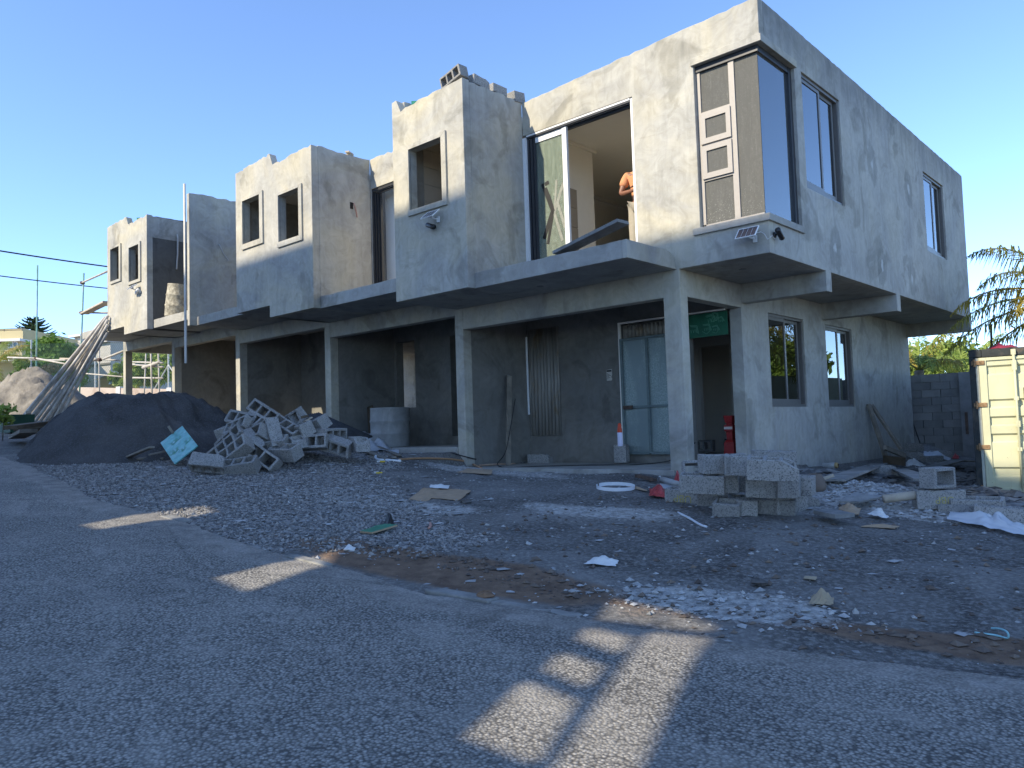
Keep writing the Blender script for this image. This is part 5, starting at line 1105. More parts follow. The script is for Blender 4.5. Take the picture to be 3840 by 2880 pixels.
# solar panels and cameras
def solar(loc, yaw, tilt, label, wire):
    T_ = thing('solar_panel', label, 'solar panel', loc, (0, 0, yaw), 'small solar panels on the facade'); Mx = Matrix.Rotation(tilt, 4, 'X')
    m = MB(); m.box((-.13, -.09, 0), (.13, .09, .006), Mx); m.build('cell_sheet', simple('solar_cells', (.03,.035,.06), .15, .2, 60, spec=.8), T_)
    m = MB()
    for a, b, c, d in ((-.14, .14, -.10, -.09), (-.14, .14, .09, .10), (-.14, -.13, -.09, .09), (.13, .14, -.09, .09)): m.box((a, c, -.003), (b, d, .012), Mx)
    for i in range(3): m.box((-.065+i*.065-.001, -.09, .0062), (-.065+i*.065+.001, .09, .008), Mx)
    m.build('panel_frame', M_ALUW, T_)
    m = MB(); m.box((-.03, -.02, -.05), (.03, .02, -.004), Mx); m.tube([(0, 0, -.03), (.02, .07, -.06), (.04, .12, -.06)], .012, 6); m.box((.02, .115, -.11), (.07, .14, -.02)); m.build('bracket', M_ALUW, T_)
    return T_
def seccam(loc, yaw, pitch, label, mat):
    T_ = thing('security_camera', label, 'security camera', loc, (0, 0, yaw), 'small security cameras on the facade')
    m = MB(); m.lathe([(0, 0), (.04, 0), (.04, .02), (.02, .03), (.015, .03)], 14, Matrix.Rotation(R(90), 4, 'X')); m.tube([(0, -.02, 0), (0, -.05, 0), (0, -.07, 0)], .012, 8); m.build('mount', mat, T_, True)
    Mx = Matrix.Translation((0, -.08, 0)) @ Matrix.Rotation(pitch, 4, 'Y') 
    m = MB(); m.lathe([(0, -.09), (.034, -.09), (.038, -.07), (.038, .075), (.030, .09), (.026, .088), (0, .080)], 16, Mx @ Matrix.Rotation(R(90), 4, 'Y')); m.build('housing', mat, T_, True)
    m = MB(); m.lathe([(0, .0805), (.022, .0815), (.0, .082)], 12, Mx @ Matrix.Rotation(R(90), 4, 'Y')); m.build('lens', M_DKG, T_); return T_
M_CAMB = simple('black_camera_plastic', (.02,.02,.022), .35, .1, 10, spec=.5)
s1 = solar((-.225, -.16, .27), 0, R(48), 'small solar panel under the corner window sill', None)
s2 = solar((-4.757, -1.525, 1.215), 0, R(40), 'small solar panel on the near box below its window', None)
s3 = solar((-15.98, -1.52, 1.72), 0, R(40), 'small solar panel on the far box below its right window', None)
seccam((0.0, 0.141, 0.245), R(90), R(35), 'black security camera on the side face under the corner window', M_CAMB)
seccam((-4.845, -1.365, 1.063), 0, R(205), 'black security camera on the near box under the solar panel', M_CAMB)
seccam((-15.85, -1.365, 1.60), 0, R(150), 'white security camera on the far box below its right window', M_ALUW)
m = MB(); m.tube([(-.14, -.09, .26), (-.10, -.03, .28), (-.06, -.012, .25), (-.02, -.012, .17), (.006, .02, .20), (.01, .07, .23), (.012, .10, .2), (.02, .13, .19)], .004, 5); m.build('cable', M_ALUW, s1).matrix_parent_inverse = s1.matrix_world.inverted() if False else Matrix.Translation((.225, .16, -.27))
# board sticking out from the balcony
board('site_board', 'long grey scaffold board tipped up off the near balcony edge', 'plank', (-2.62, -1.05, .27), (-1.455, -1.13, 0.477), .24, .045, M_PLY)
# long straightedge on the fin
m = MB(); m.box((-13.10, -1.53, -.43), (-13.03, -1.50, 3.67)); tag(m.build('timber_straightedge', simple('white_timber', (.56,.53,.48), .8, .15, 3), bevel=.003), 'very long pale timber straightedge hung upright at the party wall', 'timber')
# drums
def drum(loc, rot, label, mat, r=.285, h=.86, dent=0):
    T_ = thing('steel_drum', label, 'drum', loc, rot); prof = [(0, .006), (r-.01, .006), (r, 0), (r, .02)]
    for zz in (h*.34, h*.66): prof += [(r, zz-.03), (r+.012, zz-.012), (r+.012, zz+.012), (r, zz+.03)]
    prof += [(r, h-.02), (r+.006, h), (r-.008, h), (r-.012, h-.03), (r-.016, .03), (0, .02)]
    m = MB(); m.lathe(prof, 32); rr = random.Random(dent)
    m.v = [(x*(1+.03*math.sin(4*math.atan2(y, x)+z*5+dent)*dent), y*(1+.03*math.sin(3*math.atan2(y, x)+z*4)*dent), z) for x, y, z in m.v]
    m.build('drum_shell', mat, T_, True); return T_
M_DRUM = NT('cement_caked_drum'); p_ = M_DRUM.pos(obj=True); c_ = M_DRUM.ramp(M_DRUM.noise(p_, 14, 6, .7), .35, .65, rgb(.20,.18,.14), rgb(.50,.46,.36)); M_DRUM.set(Base_Color=c_, Roughness=.9); M_DRUM.bump(M_DRUM.noise(p_, 25, 5, .7), .8, .02); M_DRUM = M_DRUM.m
M_DRUM2 = simple('pale_dusty_drum', (.27,.27,.26), .7, .2, 5, .2, dirt=(.42,.41,.38))
dp = (-15.023, -0.93, 1.024)
drum((dp[0]+.22, -.93, .865), (R(-3), R(7), 0), 'cement caked drum tilted on the edge of the far balcony', M_DRUM, .27, .80, 1)
drum((-8.52, .62, FL[2]), (0, 0, 0), 'dusty grey drum standing in the second garage', M_DRUM2, .40, .80, .6)
board('brown_plank', 'brown plank leaning on the garage wall left of the drum', 'plank', (-9.40, .85, FL[2]), (-9.60, .95, -1.55), .19, .03, M_BRNW, (0, -1, 0))
# corrugated sheets
def corr(name, label, loc, rot, n, pitch, h, mat, amp=.018):
    o = corrugated(n, pitch, h, amp).build(name, mat, None, True, loc=loc, rot=rot); return tag(o, label, 'metal sheet')
corr('corrugated_sheet', 'upright rusty corrugated iron sheet covering the near garage window', (-5.62, 1.675, -2.285), (0, 0, 0), 9, .081, 2.01, M_IRON, .02)
m = MB(); m.tube([(-5.655, 1.66, -.40), (-5.655, 1.66, -1.0), (-5.65, 1.66, -1.88)], .022, 7); tag(m.build('white_conduit', M_PVC), 'white conduit pipe beside the upright corrugated sheet', 'pipe')
M_IROND = simple('dark_corrugated_iron', (.045,.045,.048), .6, .3, 8)
ca, cb, cc = [Vector(v) for v in ((-7.838, -1.531, -1.747), (-7.205, -0.977, -2.146), (-6.551, -1.775, -2.223))]
cu = (cb-ca).normalized(); cn = (cc-cb); cn = (cn-cu*cn.dot(cu)).normalized()
o = corrugated(8, .115, 1.05, .022).build('corrugated_sheet', M_IROND, None, True); o.matrix_world = Matrix.Translation(ca) @ Matrix((cn, cu.cross(cn)*-1 if False else cn.cross(cu)*-1, cu)).transposed().to_4x4(); tag(o, 'dark corrugated iron sheet lying slanted behind the block heap', 'metal sheet')
# notice paper with printed lines
T_ = MB(); T_.prism([(0, 0), (.10, .0), (.115, .03), (.095, .06), (.115, .10), (.112, .175), (.115, .2), (.0, .19)], lambda x, z: (-3.84+x, 1.694, -1.355+z), lambda x, z: (-3.84+x, 1.697, -1.355+z)); nt_ = tag(T_.build('notice', simple('aged_paper', (.50,.47,.41), .8, .08, 8)), 'torn printed notice pasted on the garage wall beside the steel door', 'notice')
m = MB()
m.box((-3.835, 1.692, -1.20), (-3.735, 1.6935, -1.17))
for i in range(6): m.box((-3.83, 1.692, -1.235-i*.018), (-3.835+.03+.07*((i*7) % 5)/5, 1.6935, -1.228-i*.018))
m.build('print', M_TAPE, nt_)
# spray can on its block
sp_ = (-2.535, 0.148, -2.455)
T_ = thing('spray_can', 'white spray can with a red orange cap standing on the short block', 'spray can', sp_)
m = MB(); m.lathe([(0, 0), (.036, 0), (.038, .01), (.038, .20), (.034, .215)], 16); m.build('can', simple('lilac_white_paint', (.55,.54,.66), .4, .05, 10), T_, True)
m = MB(); m.lathe([(.037, .205), (.037, .26), (.03, .275), (.026, .325), (.012, .345), (0, .345)], 14); m.build('cap', simple('red_orange_plastic', (.45,.05,.015), .4, .1, 10), T_, True)
# red turned-looking bollard in the dark opening
rp = (-4.048, 6.496, -2.785)
T_ = thing('red_bollard', 'red plastic bollard like stand with pale letters beside the side opening', 'bollard', (-1.72, 2.05, FL[1]))
M_RED = simple('red_plastic', (.22,.012,.012), .45, .12, 8, spec=.4)
def sq(m, z0, z1, a, b): m.prism([(-a, -a), (a, -a), (a, a), (-a, a)], lambda x, y: (x, y, z0), lambda x, y: (x*b/a, y*b/a, z1))
m = MB(); sq(m, 0, .13, .125, .115); sq(m, .13, .32, .09, .085); sq(m, .32, .36, .085, .055); sq(m, .36, .50, .05, .055); sq(m, .50, .60, .075, .075); sq(m, .60, .63, .05, .05); sq(m, .63, .75, .06, .08); m.build('stand_body', M_RED, T_, bevel=.008)
m = MB(); m.box((-.076, -.079, .53), (.07, -.0765, .57)); 
for i in range(4): m.box((-.05+i*.05, -.1275, .04), (-.02+i*.05, -.126, .085))
m.build('pale_print', simple('faded_print', (.5,.42,.38), .7, .2, 20), T_)
m = MB(); m.box((-2.25, 2.9, FL[1]), (-1.75, 3.3, FL[1]+.33)); m.box((-2.27, 2.88, FL[1]+.33), (-1.73, 3.32, FL[1]+.36)); tag(m.build('storage_box', simple('dark_blue_plastic', (.012,.03,.05), .5, .1, 6), bevel=.01), 'dark blue plastic box on the floor of the dark rear room', 'box')
# leaning plank with its wire in the near garage
a_ = (-7.341, 2.95, -2.79); b_ = (-5.6, 1.071, -1.163)
board('timber_plank', 'old plank leaning against the left wall of the near garage', 'plank', (-5.40, .75, FL[1]), b_, .10, .035, M_TIMB, (1, -.3, .2))
def hose(name, label, cat, pts, r_, mat, n=6): m = MB(); m.tube(pts, r_, n); return tag(m.build(name, mat, smooth=True), label, cat)
def smooth_pts(P_, k=6):
    P_ = [Vector(p_) for p_ in P_]; out = []
    for i in range(len(P_)-1):
        a, b, c, d = P_[max(i-1, 0)], P_[i], P_[i+1], P_[min(i+2, len(P_)-1)]
        for j in range(k): t = j/k; out.append(.5*((2*b)+(c-a)*t+(2*a-5*b+4*c-d)*t*t+(-a+3*b-3*c+d)*t**3))
    return out+[P_[-1]]
hose('black_cable', 'thin black cable trailing along the garage floor to the steel door', 'cable', smooth_pts([(-5.3, .9, -1.6), (-5.28, .6, -2.5), (-5.1, .2, -2.77), (-4.4, .45, -2.78), (-3.6, .9, -2.78), (-2.9, 1.1, -2.78), (-2.3, 1.3, -2.70), (-2.05, 1.5, -2.45)]), .008, M_TAPE)
hose('black_cable', 'thin black cable lying on the dirt below the second garage', 'cable', smooth_pts([(-9.646, 1.809, -2.416), (-9.658, 2.353, -2.403), (-9.569, 2.841, -2.485), (-5.899, -0.148, -2.525), (-5.738, 0.43, -2.69)]), .01, M_TAPE)
M_OHOSE = simple('dusty_orange_hose', (.42,.24,.13), .6, .2, 6); M_PHOSE = simple('pale_orange_hose', (.48,.33,.24), .6, .2, 6)
hose('orange_hose', 'dusty orange hose curving over the gravel before the second column', 'hose', smooth_pts([(-5.643, -1.53, -2.577), (-5.763, -1.01, -2.58), (-5.783, -0.421, -2.616), (-5.748, -0.04, -2.667), (-5.686, 0.167, -2.742), (-4.181, -1.141, -2.726)]), .018, M_OHOSE)
hose('orange_hose', 'short pale orange hose end in front of the near garage', 'hose', smooth_pts([(-5.664, 0.295, -2.765), (-5.654, 0.698, -2.77), (-5.639, 1.202, -2.788)]), .018, M_PHOSE)
hose('white_pipe', 'white plastic pipe with a bent end lying by the broken planks', 'pipe', smooth_pts([(-6.019, -1.698, -2.51), (-5.965, -1.749, -2.538), (-5.771, -1.836, -2.563), (-5.66, -1.768, -2.573), (-5.431, -1.667, -2.592)]), .022, M_PVC)
# strip of white plastic edging coiled into a ring
rc = Vector((-1.399, -1.618, -2.928)); m = MB(); ks = 40
for i in range(ks+1):
    a = R(200)+R(345)*i/ks; r0 = .235; x, y = rc.x+math.cos(a)*r0, rc.y+math.sin(a)*r0; z = gzs(x, y)+.012
    m.v += [(x, y, z), (x, y, z+.042), (rc.x+math.cos(a)*(r0-.006), rc.y+math.sin(a)*(r0-.006), z+.042), (rc.x+math.cos(a)*(r0-.006), rc.y+math.sin(a)*(r0-.006), z)]
for i in range(ks):
    for s, t in ((0, 1), (1, 2), (2, 3), (3, 0)): m.f.append((i*4+s, i*4+4+s, i*4+4+t, i*4+t)); m.mi.append(0)
tag(m.build('edging_strip', M_PVC), 'white plastic edging strip bent into a ring on the dirt', 'plastic strip')
# crumpled sheets, papers, cardboard
def sheet(name, label, cat, pts4, seed, mat, amp=.05, n=18, lift=.02, smooth=True, thick=0):
    """A crumpled sheet draped over the ground between four corner points."""
    A, B_, C_, D_ = [np.array(p_) for p_ in pts4]; u, v = np.meshgrid(np.linspace(0, 1, n), np.linspace(0, 1, n), indexing='ij')
    e = .06*(vnoise(u*6, v*6, seed+8, 3, 1)-.5); uu, vv = u+e*1.5, v+.09*(vnoise(u*6, v*6, seed+9, 3, 1)-.5)
    P_ = A*((1-uu)*(1-vv))[..., None]+B_*(uu*(1-vv))[..., None]+C_*(uu*vv)[..., None]+D_*((1-uu)*vv)[..., None]
    f_ = np.abs(vnoise(u*5, v*5, seed, 4, 1)-.5)*2; bul = np.sin(np.pi*u)*np.sin(np.pi*v)
    z = np.maximum(P_[..., 2], gz(P_[..., 0], P_[..., 1]))+lift+amp*(f_*1.2+bul*.8)*(.25+.75*bul)
    V = np.stack([P_[..., 0], P_[..., 1], z], 2).reshape(-1, 3); i = np.arange((n-1)*(n-1)); a = (i//(n-1))*n+i % (n-1); F = np.stack([a, a+n, a+n+1, a+1], 1)
    o = link(name, np_mesh(name, V, F, mat, smooth))
    if thick: s = o.modifiers.new('thick', 'SOLIDIFY'); s.thickness = thick
    return tag(o, label, cat)
N = NT('milky_plastic'); t_ = N.t; N.set(Base_Color=rgb(.72,.74,.77), Roughness=.3); N.b.inputs['Specular IOR Level'].default_value = .5; tr = N.n('BsdfTranslucent', Color=rgb(.7,.72,.75)); mx = N.n('MixShader', Fac=.3); t_.links.new(N.b.outputs[0], mx.inputs[1]); t_.links.new(tr.outputs[0], mx.inputs[2]); t_.links.new(mx.outputs[0], t_.nodes['Material Output'].inputs[0]); M_MILK = N.m
M_TARP = simple('dusty_white_tarp', (.42,.44,.46), .5, .15, 6, spec=.4); M_CARD = simple('cardboard', (.36,.26,.17), .85, .12, 10); M_PAPER = simple('white_paper', (.62,.62,.60), .8, .1, 10); M_BROWNP = simple('brown_paper', (.34,.27,.18), .85, .12, 10); M_REDBAG = simple('red_plastic_bag', (.36,.05,.05), .45, .2, 10, spec=.4)
sheet('plastic_sheet', 'big crumpled white plastic sheet at the right edge of the lot', 'plastic sheet', ((2.156, -1.16, -3.175), (2.932, -1.486, -3.273), (2.851, -0.959, -3.243), (2.101, -0.85, -3.129)), 3, M_MILK, .085, 40)
sheet('tarp', 'crumpled dusty white tarp between the block heap and the second garage', 'tarp', ((-9.643, 0.256, -2.429), (-5.893, -1.324, -2.565), (-9.518, 1.491, -2.518), (-13.357, 2.95, -2.193)), 5, M_TARP, .22, 26)
sheet('cardboard_sheet', 'torn flat cardboard sheet lying in the middle of the lot', 'cardboard', ((-2.627, -3.562, -2.923), (-2.241, -3.475, -2.948), (-2.634, -2.883, -2.892), (-3.016, -2.973, -2.868)), 7, M_CARD, .02, 10, .015, False, .004)
sheet('cardboard_sheet', 'second torn cardboard strip beside the larger sheet', 'cardboard', ((-2.735, -3.774, -2.925), (-2.468, -3.744, -2.943), (-3.033, -2.94, -2.865), (-3.242, -3.115, -2.857)), 8, M_CARD, .035, 9, .012, False, .004)
sheet('white_paper', 'white paper scrap lying on the torn cardboard', 'paper', ((-3.076, -3.163, -2.872), (-2.85, -3.064, -2.884), (-3.016, -2.878, -2.863), (-3.258, -2.985, -2.85)), 9, M_PAPER, .03, 8, .035, False)
sheet('crumpled_paper', 'crumpled white paper on the dark dirt before the near garage', 'paper', ((0.525, -4.79, -3.215), (0.738, -4.678, -3.226), (0.663, -4.522, -3.213), (0.45, -4.552, -3.199)), 11, M_PAPER, .045, 10, .01, False)
sheet('brown_paper_bag', 'crumpled brown paper bag by the pale rubble at the road', 'paper bag', ((2.193, -4.651, -3.334), (2.328, -4.584, -3.341), (2.274, -4.423, -3.33), (2.144, -4.429, -3.32)), 12, M_BROWNP, .07, 10, .01, False)
sheet('brown_paper', 'small square scrap of brown paper on the dark dirt', 'paper', ((1.931, -4.081, -3.288), (2.016, -4.07, -3.294), (1.986, -3.969, -3.288), (1.914, -3.999, -3.284)), 13, M_BROWNP, .01, 5, .008, False)
sheet('red_bag', 'crumpled red plastic bag beside the lettered block', 'bag', ((-0.762, -1.869, -2.987), (-0.527, -1.794, -3.001), (-0.804, -1.356, -2.959), (-1.058, -1.384, -2.942)), 14, M_REDBAG, .10, 12, .01, False)
sheet('red_bag', 'small pointed red bag scrap tucked behind the lettered block', 'bag', ((-0.997, -0.97, -2.926), (-0.851, -0.952, -2.935), (-1.099, -0.571, -2.898), (-1.195, -0.548, -2.889)), 15, M_REDBAG, .14, 9, .01, False)
sheet('clear_plastic', 'flattened clear plastic piece between the red bags', 'plastic', ((-1.023, -1.356, -2.943), (-0.841, -1.123, -2.945), (-1.061, -0.83, -2.914), (-1.197, -0.94, -2.91)), 16, M_TARP, .01, 7, .01, False)
sheet('beige_cloth', 'thin beige rag lying next to the white ring', 'rag', ((-1.331, -1.469, -2.926), (-0.99, -1.551, -2.955), (-1.046, -1.464, -2.947), (-1.366, -1.366, -2.917)), 17, M_CARD, .02, 6, .01, False)
sheet('straw_scraps', 'shredded yellowish packing straw before the near garage', 'packing scraps', ((-3.96, -1.878, -2.748), (-3.45, -1.697, -2.778), (-3.8, -1.286, -2.741), (-4.115, -1.497, -2.719)), 18, M_CARD, .02, 9, .01, False)
sheet('white_paper', 'torn white paper sheet on the pale rubble in the side yard', 'paper', ((1.54, -1.562, -3.147), (1.747, -1.657, -3.172), (1.742, -1.553, -3.165), (1.551, -1.312, -3.124)), 19, M_PAPER, .06, 10, .05, False)
sheet('cardboard_sheet', 'curled brown cardboard leaning under the torn white paper', 'cardboard', ((1.248, -1.524, -3.118), (1.49, -1.658, -3.149), (1.423, -1.375, -3.119), (1.223, -1.321, -3.095)), 20, M_CARD, .06, 9, .05, False, .004)
sheet('cardboard_sheet', 'long thin cardboard strip in front of the rubble', 'cardboard', ((1.63, -2.019, -3.179), (1.886, -1.892, -3.195), (1.893, -1.746, -3.189), (1.654, -1.91, -3.176)), 21, M_CARD, .02, 10, .02, False, .004)
sheet('grey_board_piece', 'broken slab of grey board lying on the rubble', 'board piece', ((1.198, -1.359, -3.097), (1.377, -1.293, -3.105), (1.518, -0.991, -3.068), (1.228, -0.992, -3.04)), 22, M_PLY, .03, 7, .10, False, .02)
sheet('white_cloth', 'tangle of white cloth and tubing beside the tilted board', 'rag', ((-0.801, 7.564, -3.17), (-0.363, 7.207, -3.203), (-0.527, 8.147, -3.19), (-1.06, 8.654, -3.15)), 23, M_PAPER, .14, 12, .03, False)
sheet('red_bag', 'bright red scrap of plastic far back in the side yard', 'bag', ((-0.719, 10.876, -3.176), (-0.594, 11.071, -3.185), (-0.804, 11.936, -3.17), (-0.911, 11.766, -3.162)), 24, M_REDBAG, .10, 7, .02, False)
sheet('grey_tarp', 'pale grey sheet spread behind the stacked pair of blocks', 'tarp', ((-1.212, 10.426, -3.088), (-0.579, 10.211, -3.187), (-0.815, 11.19, -3.169), (-1.279, 10.846, -3.004)), 25, M_TARP, .10, 10, .02, False)
# green shuttering boards
def green_board(label, a, b, w_, up, s=1.0, n=5, seed=1, dusty=False):
    a, b = Vector(a), Vector(b); x = (b-a); L = x.length; x.normalize(); u = Vector(up); u = (u-x*u.dot(x)).normalized(); y = u.cross(x); T_ = thing('green_board', label, 'shuttering board'); T_.matrix_world = Matrix.Translation(a) @ Matrix((x, y, u)).transposed().to_4x4()
    m = MB(); m.box((0, -w_/2, -.018), (L, w_/2, 0)); m.build('board', M_GRND if dusty else M_GRN2, T_)
    m = MB(); m.box((0, -w_/2-.002, -.017), (L, -w_/2-.0005, -.001)); m.box((-.002, -w_/2, -.017), (-.0005, w_/2, -.001)); m.build('raw_edge', M_CARD, T_)
    f = lambda p_, q_: (p_, q_-w_/2, .001); f.up = (0, 0, 1); print_green(T_, f, n, seed, L, w_, s); return T_
M_GRN2 = simple('green_film_board', (.03,.21,.13), .4, .2, 6, spec=.5); M_GRND = simple('dusty_teal_board', (.10,.34,.31), .35, .3, 12, spec=.6, dirt=(.25,.45,.45), dscale=4)
green_board('dusty teal shuttering board propped on the planks by the sand pile', (-8.482, -3.914, -2.054), (-7.484, -4.14, -2.376), .42, (0.471, -0.715, 0.516), 1.2, 6, 3, True)
green_board('green shuttering board scrap lying on the gravel in front', (-1.641, -5.212, -3.042), (-1.647, -4.912, -3.007), .17, (0, 0, 1), .8, 3, 5)
sheet('black_bag', 'crumpled black plastic scrap at the tip of the green board', 'bag', ((-1.755, -4.932, -3.05), (-1.635, -4.885, -3.057), (-1.898, -4.682, -3.028), (-1.943, -4.75, -3.028)), 31, M_TAPE, .09, 9, .02, False)
m = MB(); m.box((0, -.01, -.3), (.30, .01, .12)); tag(m.build('green_board', M_GRN2, loc=(-5.60, -1.12, 3.27), rot=(0, 0, R(42))), 'green shuttering board standing inside the parapet of the near box', 'shuttering board')
m = MB(); m.box((0, -.01, -.4), (.55, .01, .10)); tag(m.build('green_board', M_GRN2, loc=(-16.58, -1.14, 3.58), rot=(0, 0, R(42))), 'green shuttering board standing inside the parapet of the far box', 'shuttering board')
m = MB(); m.box((-.1, -.02, 0), (.1, .02, .05)); m.box((-.02, -.1, .05), (.06, .12, .08)); tag(m.build('timber_offcut', M_PALEW, loc=(-8.3, -.45, 3.31), rot=(0, 0, .5)), 'pale timber offcut lying on the parapet of the middle box', 'timber')
# planks and broken timber by the sand pile and the block heap
PLK = 'broken planks beside the sand pile'
for lab, a, b, w_, t in (
 ('pale broken plank pointing left in front of the sand pile', (-9.111, -4.357, -2.422), (-7.953, -4.452, -2.262), .09, .03),
 ('long plank lying at the foot of the sand pile', (-8.89, -4.292, -2.455), (-8.94, -3.489, -2.338), .10, .03),
 ('thin plank on top of the long one at the sand foot', (-8.578, -4.231, -2.384), (-8.504, -3.769, -2.299), .09, .025),
 ('dark plank nearest the gravel below the teal board', (-8.717, -4.002, -2.461), (-9.013, -3.439, -2.371), .12, .03),
 ('short stub of wood behind the teal board', (-8.476, -3.902, -2.054), (-8.506, -3.971, -1.932), .06, .04),
 ('grey plank stacked between the teal board and the blocks', (-9.757, -3.133, -2.248), (-10.151, -2.411, -2.147), .13, .03),
 ('second grey plank stacked between the teal board and the blocks', (-9.999, -2.978, -2.294), (-10.212, -2.335, -2.219), .12, .03),
 ('upper grey plank behind the block heap', (-9.46, -3.245, -2.174), (-10.276, -2.207, -2.088), .10, .03),
 ('long pale plank lying behind the left of the heap', (-10.22, -2.65, -2.113), (-9.959, -2.295, -2.066), .11, .03)): board('timber_plank', lab, 'plank', a, b, w_, t, M_TIMB, group=PLK)
board('dark_board', 'dark plywood board leaning at the sand pile right slope', 'board', (-10.121, -2.697, -2.07), (-9.644, -2.637, -1.953), .55, .02, M_IROND, (0.115, -0.387, 0.915))
sheet('corrugated_offcut', 'sunlit pale corrugated offcut behind the sand pile', 'metal sheet', ((-11.661, -2.216, -1.835), (-11.322, -1.97, -1.924), (-12.218, -1.528, -1.81), (-12.55, -1.76, -1.747)), 33, M_PALEW, .02, 12, .0)
for lab, a, b, w_ in (
 ('uppermost split plank in front of the white tarp', (-9.589, 0.794, -2.321), (-5.882, -1.332, -2.527), .07), ('second split plank in front of the white tarp', (-9.579, 0.736, -2.388), (-5.762, -1.526, -2.555), .07),
 ('third split plank in front of the white tarp', (-6.837, -1.379, -2.405), (-5.66, -1.768, -2.573), .08), ('short dark plank end below the split planks', (-9.608, 0.658, -2.445), (-6.0, -1.778, -2.544), .09)): board('split_plank', lab, 'plank', a, b, w_, .025, M_TIMB, group='split planks by the white tarp')
board('wood_splinter', 'brown splintered wood lying on a block of the heap', 'timber', (-6.454, -2.79, -1.883), (-6.39, -2.692, -1.858), .07, .04, M_BRNW)
board('wood_splinter', 'pale splintered wood lying on a block of the heap', 'timber', (-6.38, -2.766, -1.935), (-6.368, -2.658, -1.873), .08, .02, M_PALEW)
board('rusty_bar', 'rusty flat bar lying beside the corner column', 'metal bar', (-1.593, -0.854, -2.834), (-1.251, -0.96, -2.874), .07, .04, M_RUSTY)
hose('grey_pipe', 'short grey pipe stub at the foot of the corner column', 'pipe', [(-1.189, -0.893, -2.848), (-0.809, -1.128, -2.887)], .035, M_PVCG, 10)
hose('white_strip', 'thin white plastic strip on the dirt before the stack', 'plastic strip', smooth_pts([(-0.017, -2.487, -3.061), (0.245, -2.711, -3.085), (0.452, -2.884, -3.114), (0.55, -2.939, -3.124)]), .012, M_PVC)
hose('blue_strap', 'pale blue packing strap lying at the right road edge', 'strap', smooth_pts([(3.106, -4.555, -3.388), (3.203, -4.53, -3.394), (3.262, -4.537, -3.399), (3.264, -4.535, -3.369), (3.213, -4.458, -3.372), (3.162, -4.412, -3.386)]), .006, simple('pale_blue_plastic', (.25,.48,.52), .5, .1, 8))
hose('pink_stub', 'short bent pink conduit stub on the dark gravel', 'pipe', smooth_pts([(-1.384, -4.678, -3.057), (-1.413, -4.629, -3.042), (-1.514, -4.544, -3.031)]), .013, M_CONP)
sheet('pale_stone', 'pale flat stone catching light on the front gravel', 'stone', ((-1.277, -5.716, -3.121), (-1.18, -5.675, -3.127), (-1.255, -5.61, -3.118), (-1.342, -5.641, -3.113)), 35, M_PAPER, .03, 6, .01, False, .01)
for i, (lab, P_, c_) in enumerate((('yellow and white wrapper below the cardboard left', (-4.686, -2.669, -2.728), (.6,.42,.04)), ('yellow and white wrapper nearer the block heap', (-5.613, -1.87, -2.611), (.6,.42,.04)))):
    T_ = thing('wrapper', lab, 'litter', (P_[0], P_[1], P_[2]+.01), (0, 0, i*.8)); m = MB(); m.box((-.05, -.03, 0), (.03, .03, .025)); m.build('yellow_part', simple('yellow_print', c_, .5, .1, 10), T_, bevel=.006); m = MB(); m.box((-.10, -.025, .0), (-.052, .03, .03)); m.build('white_part', M_PAPER, T_, bevel=.006)
# poles leaning in a bundle against the far balcony
PO = 'pale poles leaning in a bundle against the far balcony'; rr = random.Random(4)
M_POLE = NT('pale_pole'); p_ = M_POLE.pos((6, 6, .6)); M_POLE.set(Base_Color=M_POLE.ramp(M_POLE.noise(p_, 1.2, 6, .65), .35, .65, rgb(.30,.27,.24), rgb(.58,.55,.51)), Roughness=.7); M_POLE = M_POLE.m
bots = [(-20.264, -2.859, -1.569), (-20.571, -2.673, -1.537), (-20.26, -2.648, -1.56), (-20.569, -2.457, -1.528), (-20.255, -2.434, -1.55), (-20.339, -2.283, -1.537), (-20.028, -2.262, -1.56), (-20.131, -2.126, -1.546), (-19.844, -2.122, -1.567), (-19.967, -2.002, -1.553), (-19.693, -2.008, -1.573)]
tops = [(-18.048, -1.4, 1.197), (-18.06, -1.36, 1.214), (-17.75, -1.44, 1.195), (-18.157, -1.36, 1.112), (-17.953, -1.4, 1.048), (-17.75, -1.44, 1.083), (-18.157, -1.36, 0.974), (-17.954, -1.4, 0.923), (-17.751, -1.44, 0.959), (-18.094, -1.36, 0.841), (-17.837, -1.42, 0.759)]
od = ('first', 'second', 'third', 'fourth', 'fifth', 'sixth', 'seventh', 'eighth', 'ninth', 'tenth', 'last')
for i, (a, b) in enumerate(zip(bots, tops)):
    a, b = Vector(a), Vector(b); m = MB(); d = (b-a).normalized(); mid = a.lerp(b, .5)+Vector((rr.uniform(-.05,.05), rr.uniform(-.05,.05), rr.uniform(-.10,.0))); m.tube(smooth_pts([a-d*.1, mid, b+d*.03], 5), .042, 8, radii=None)
    tag(m.build('timber_pole', M_POLE, smooth=True), od[i]+' pale pole from the left in the leaning bundle', 'pole', PO)
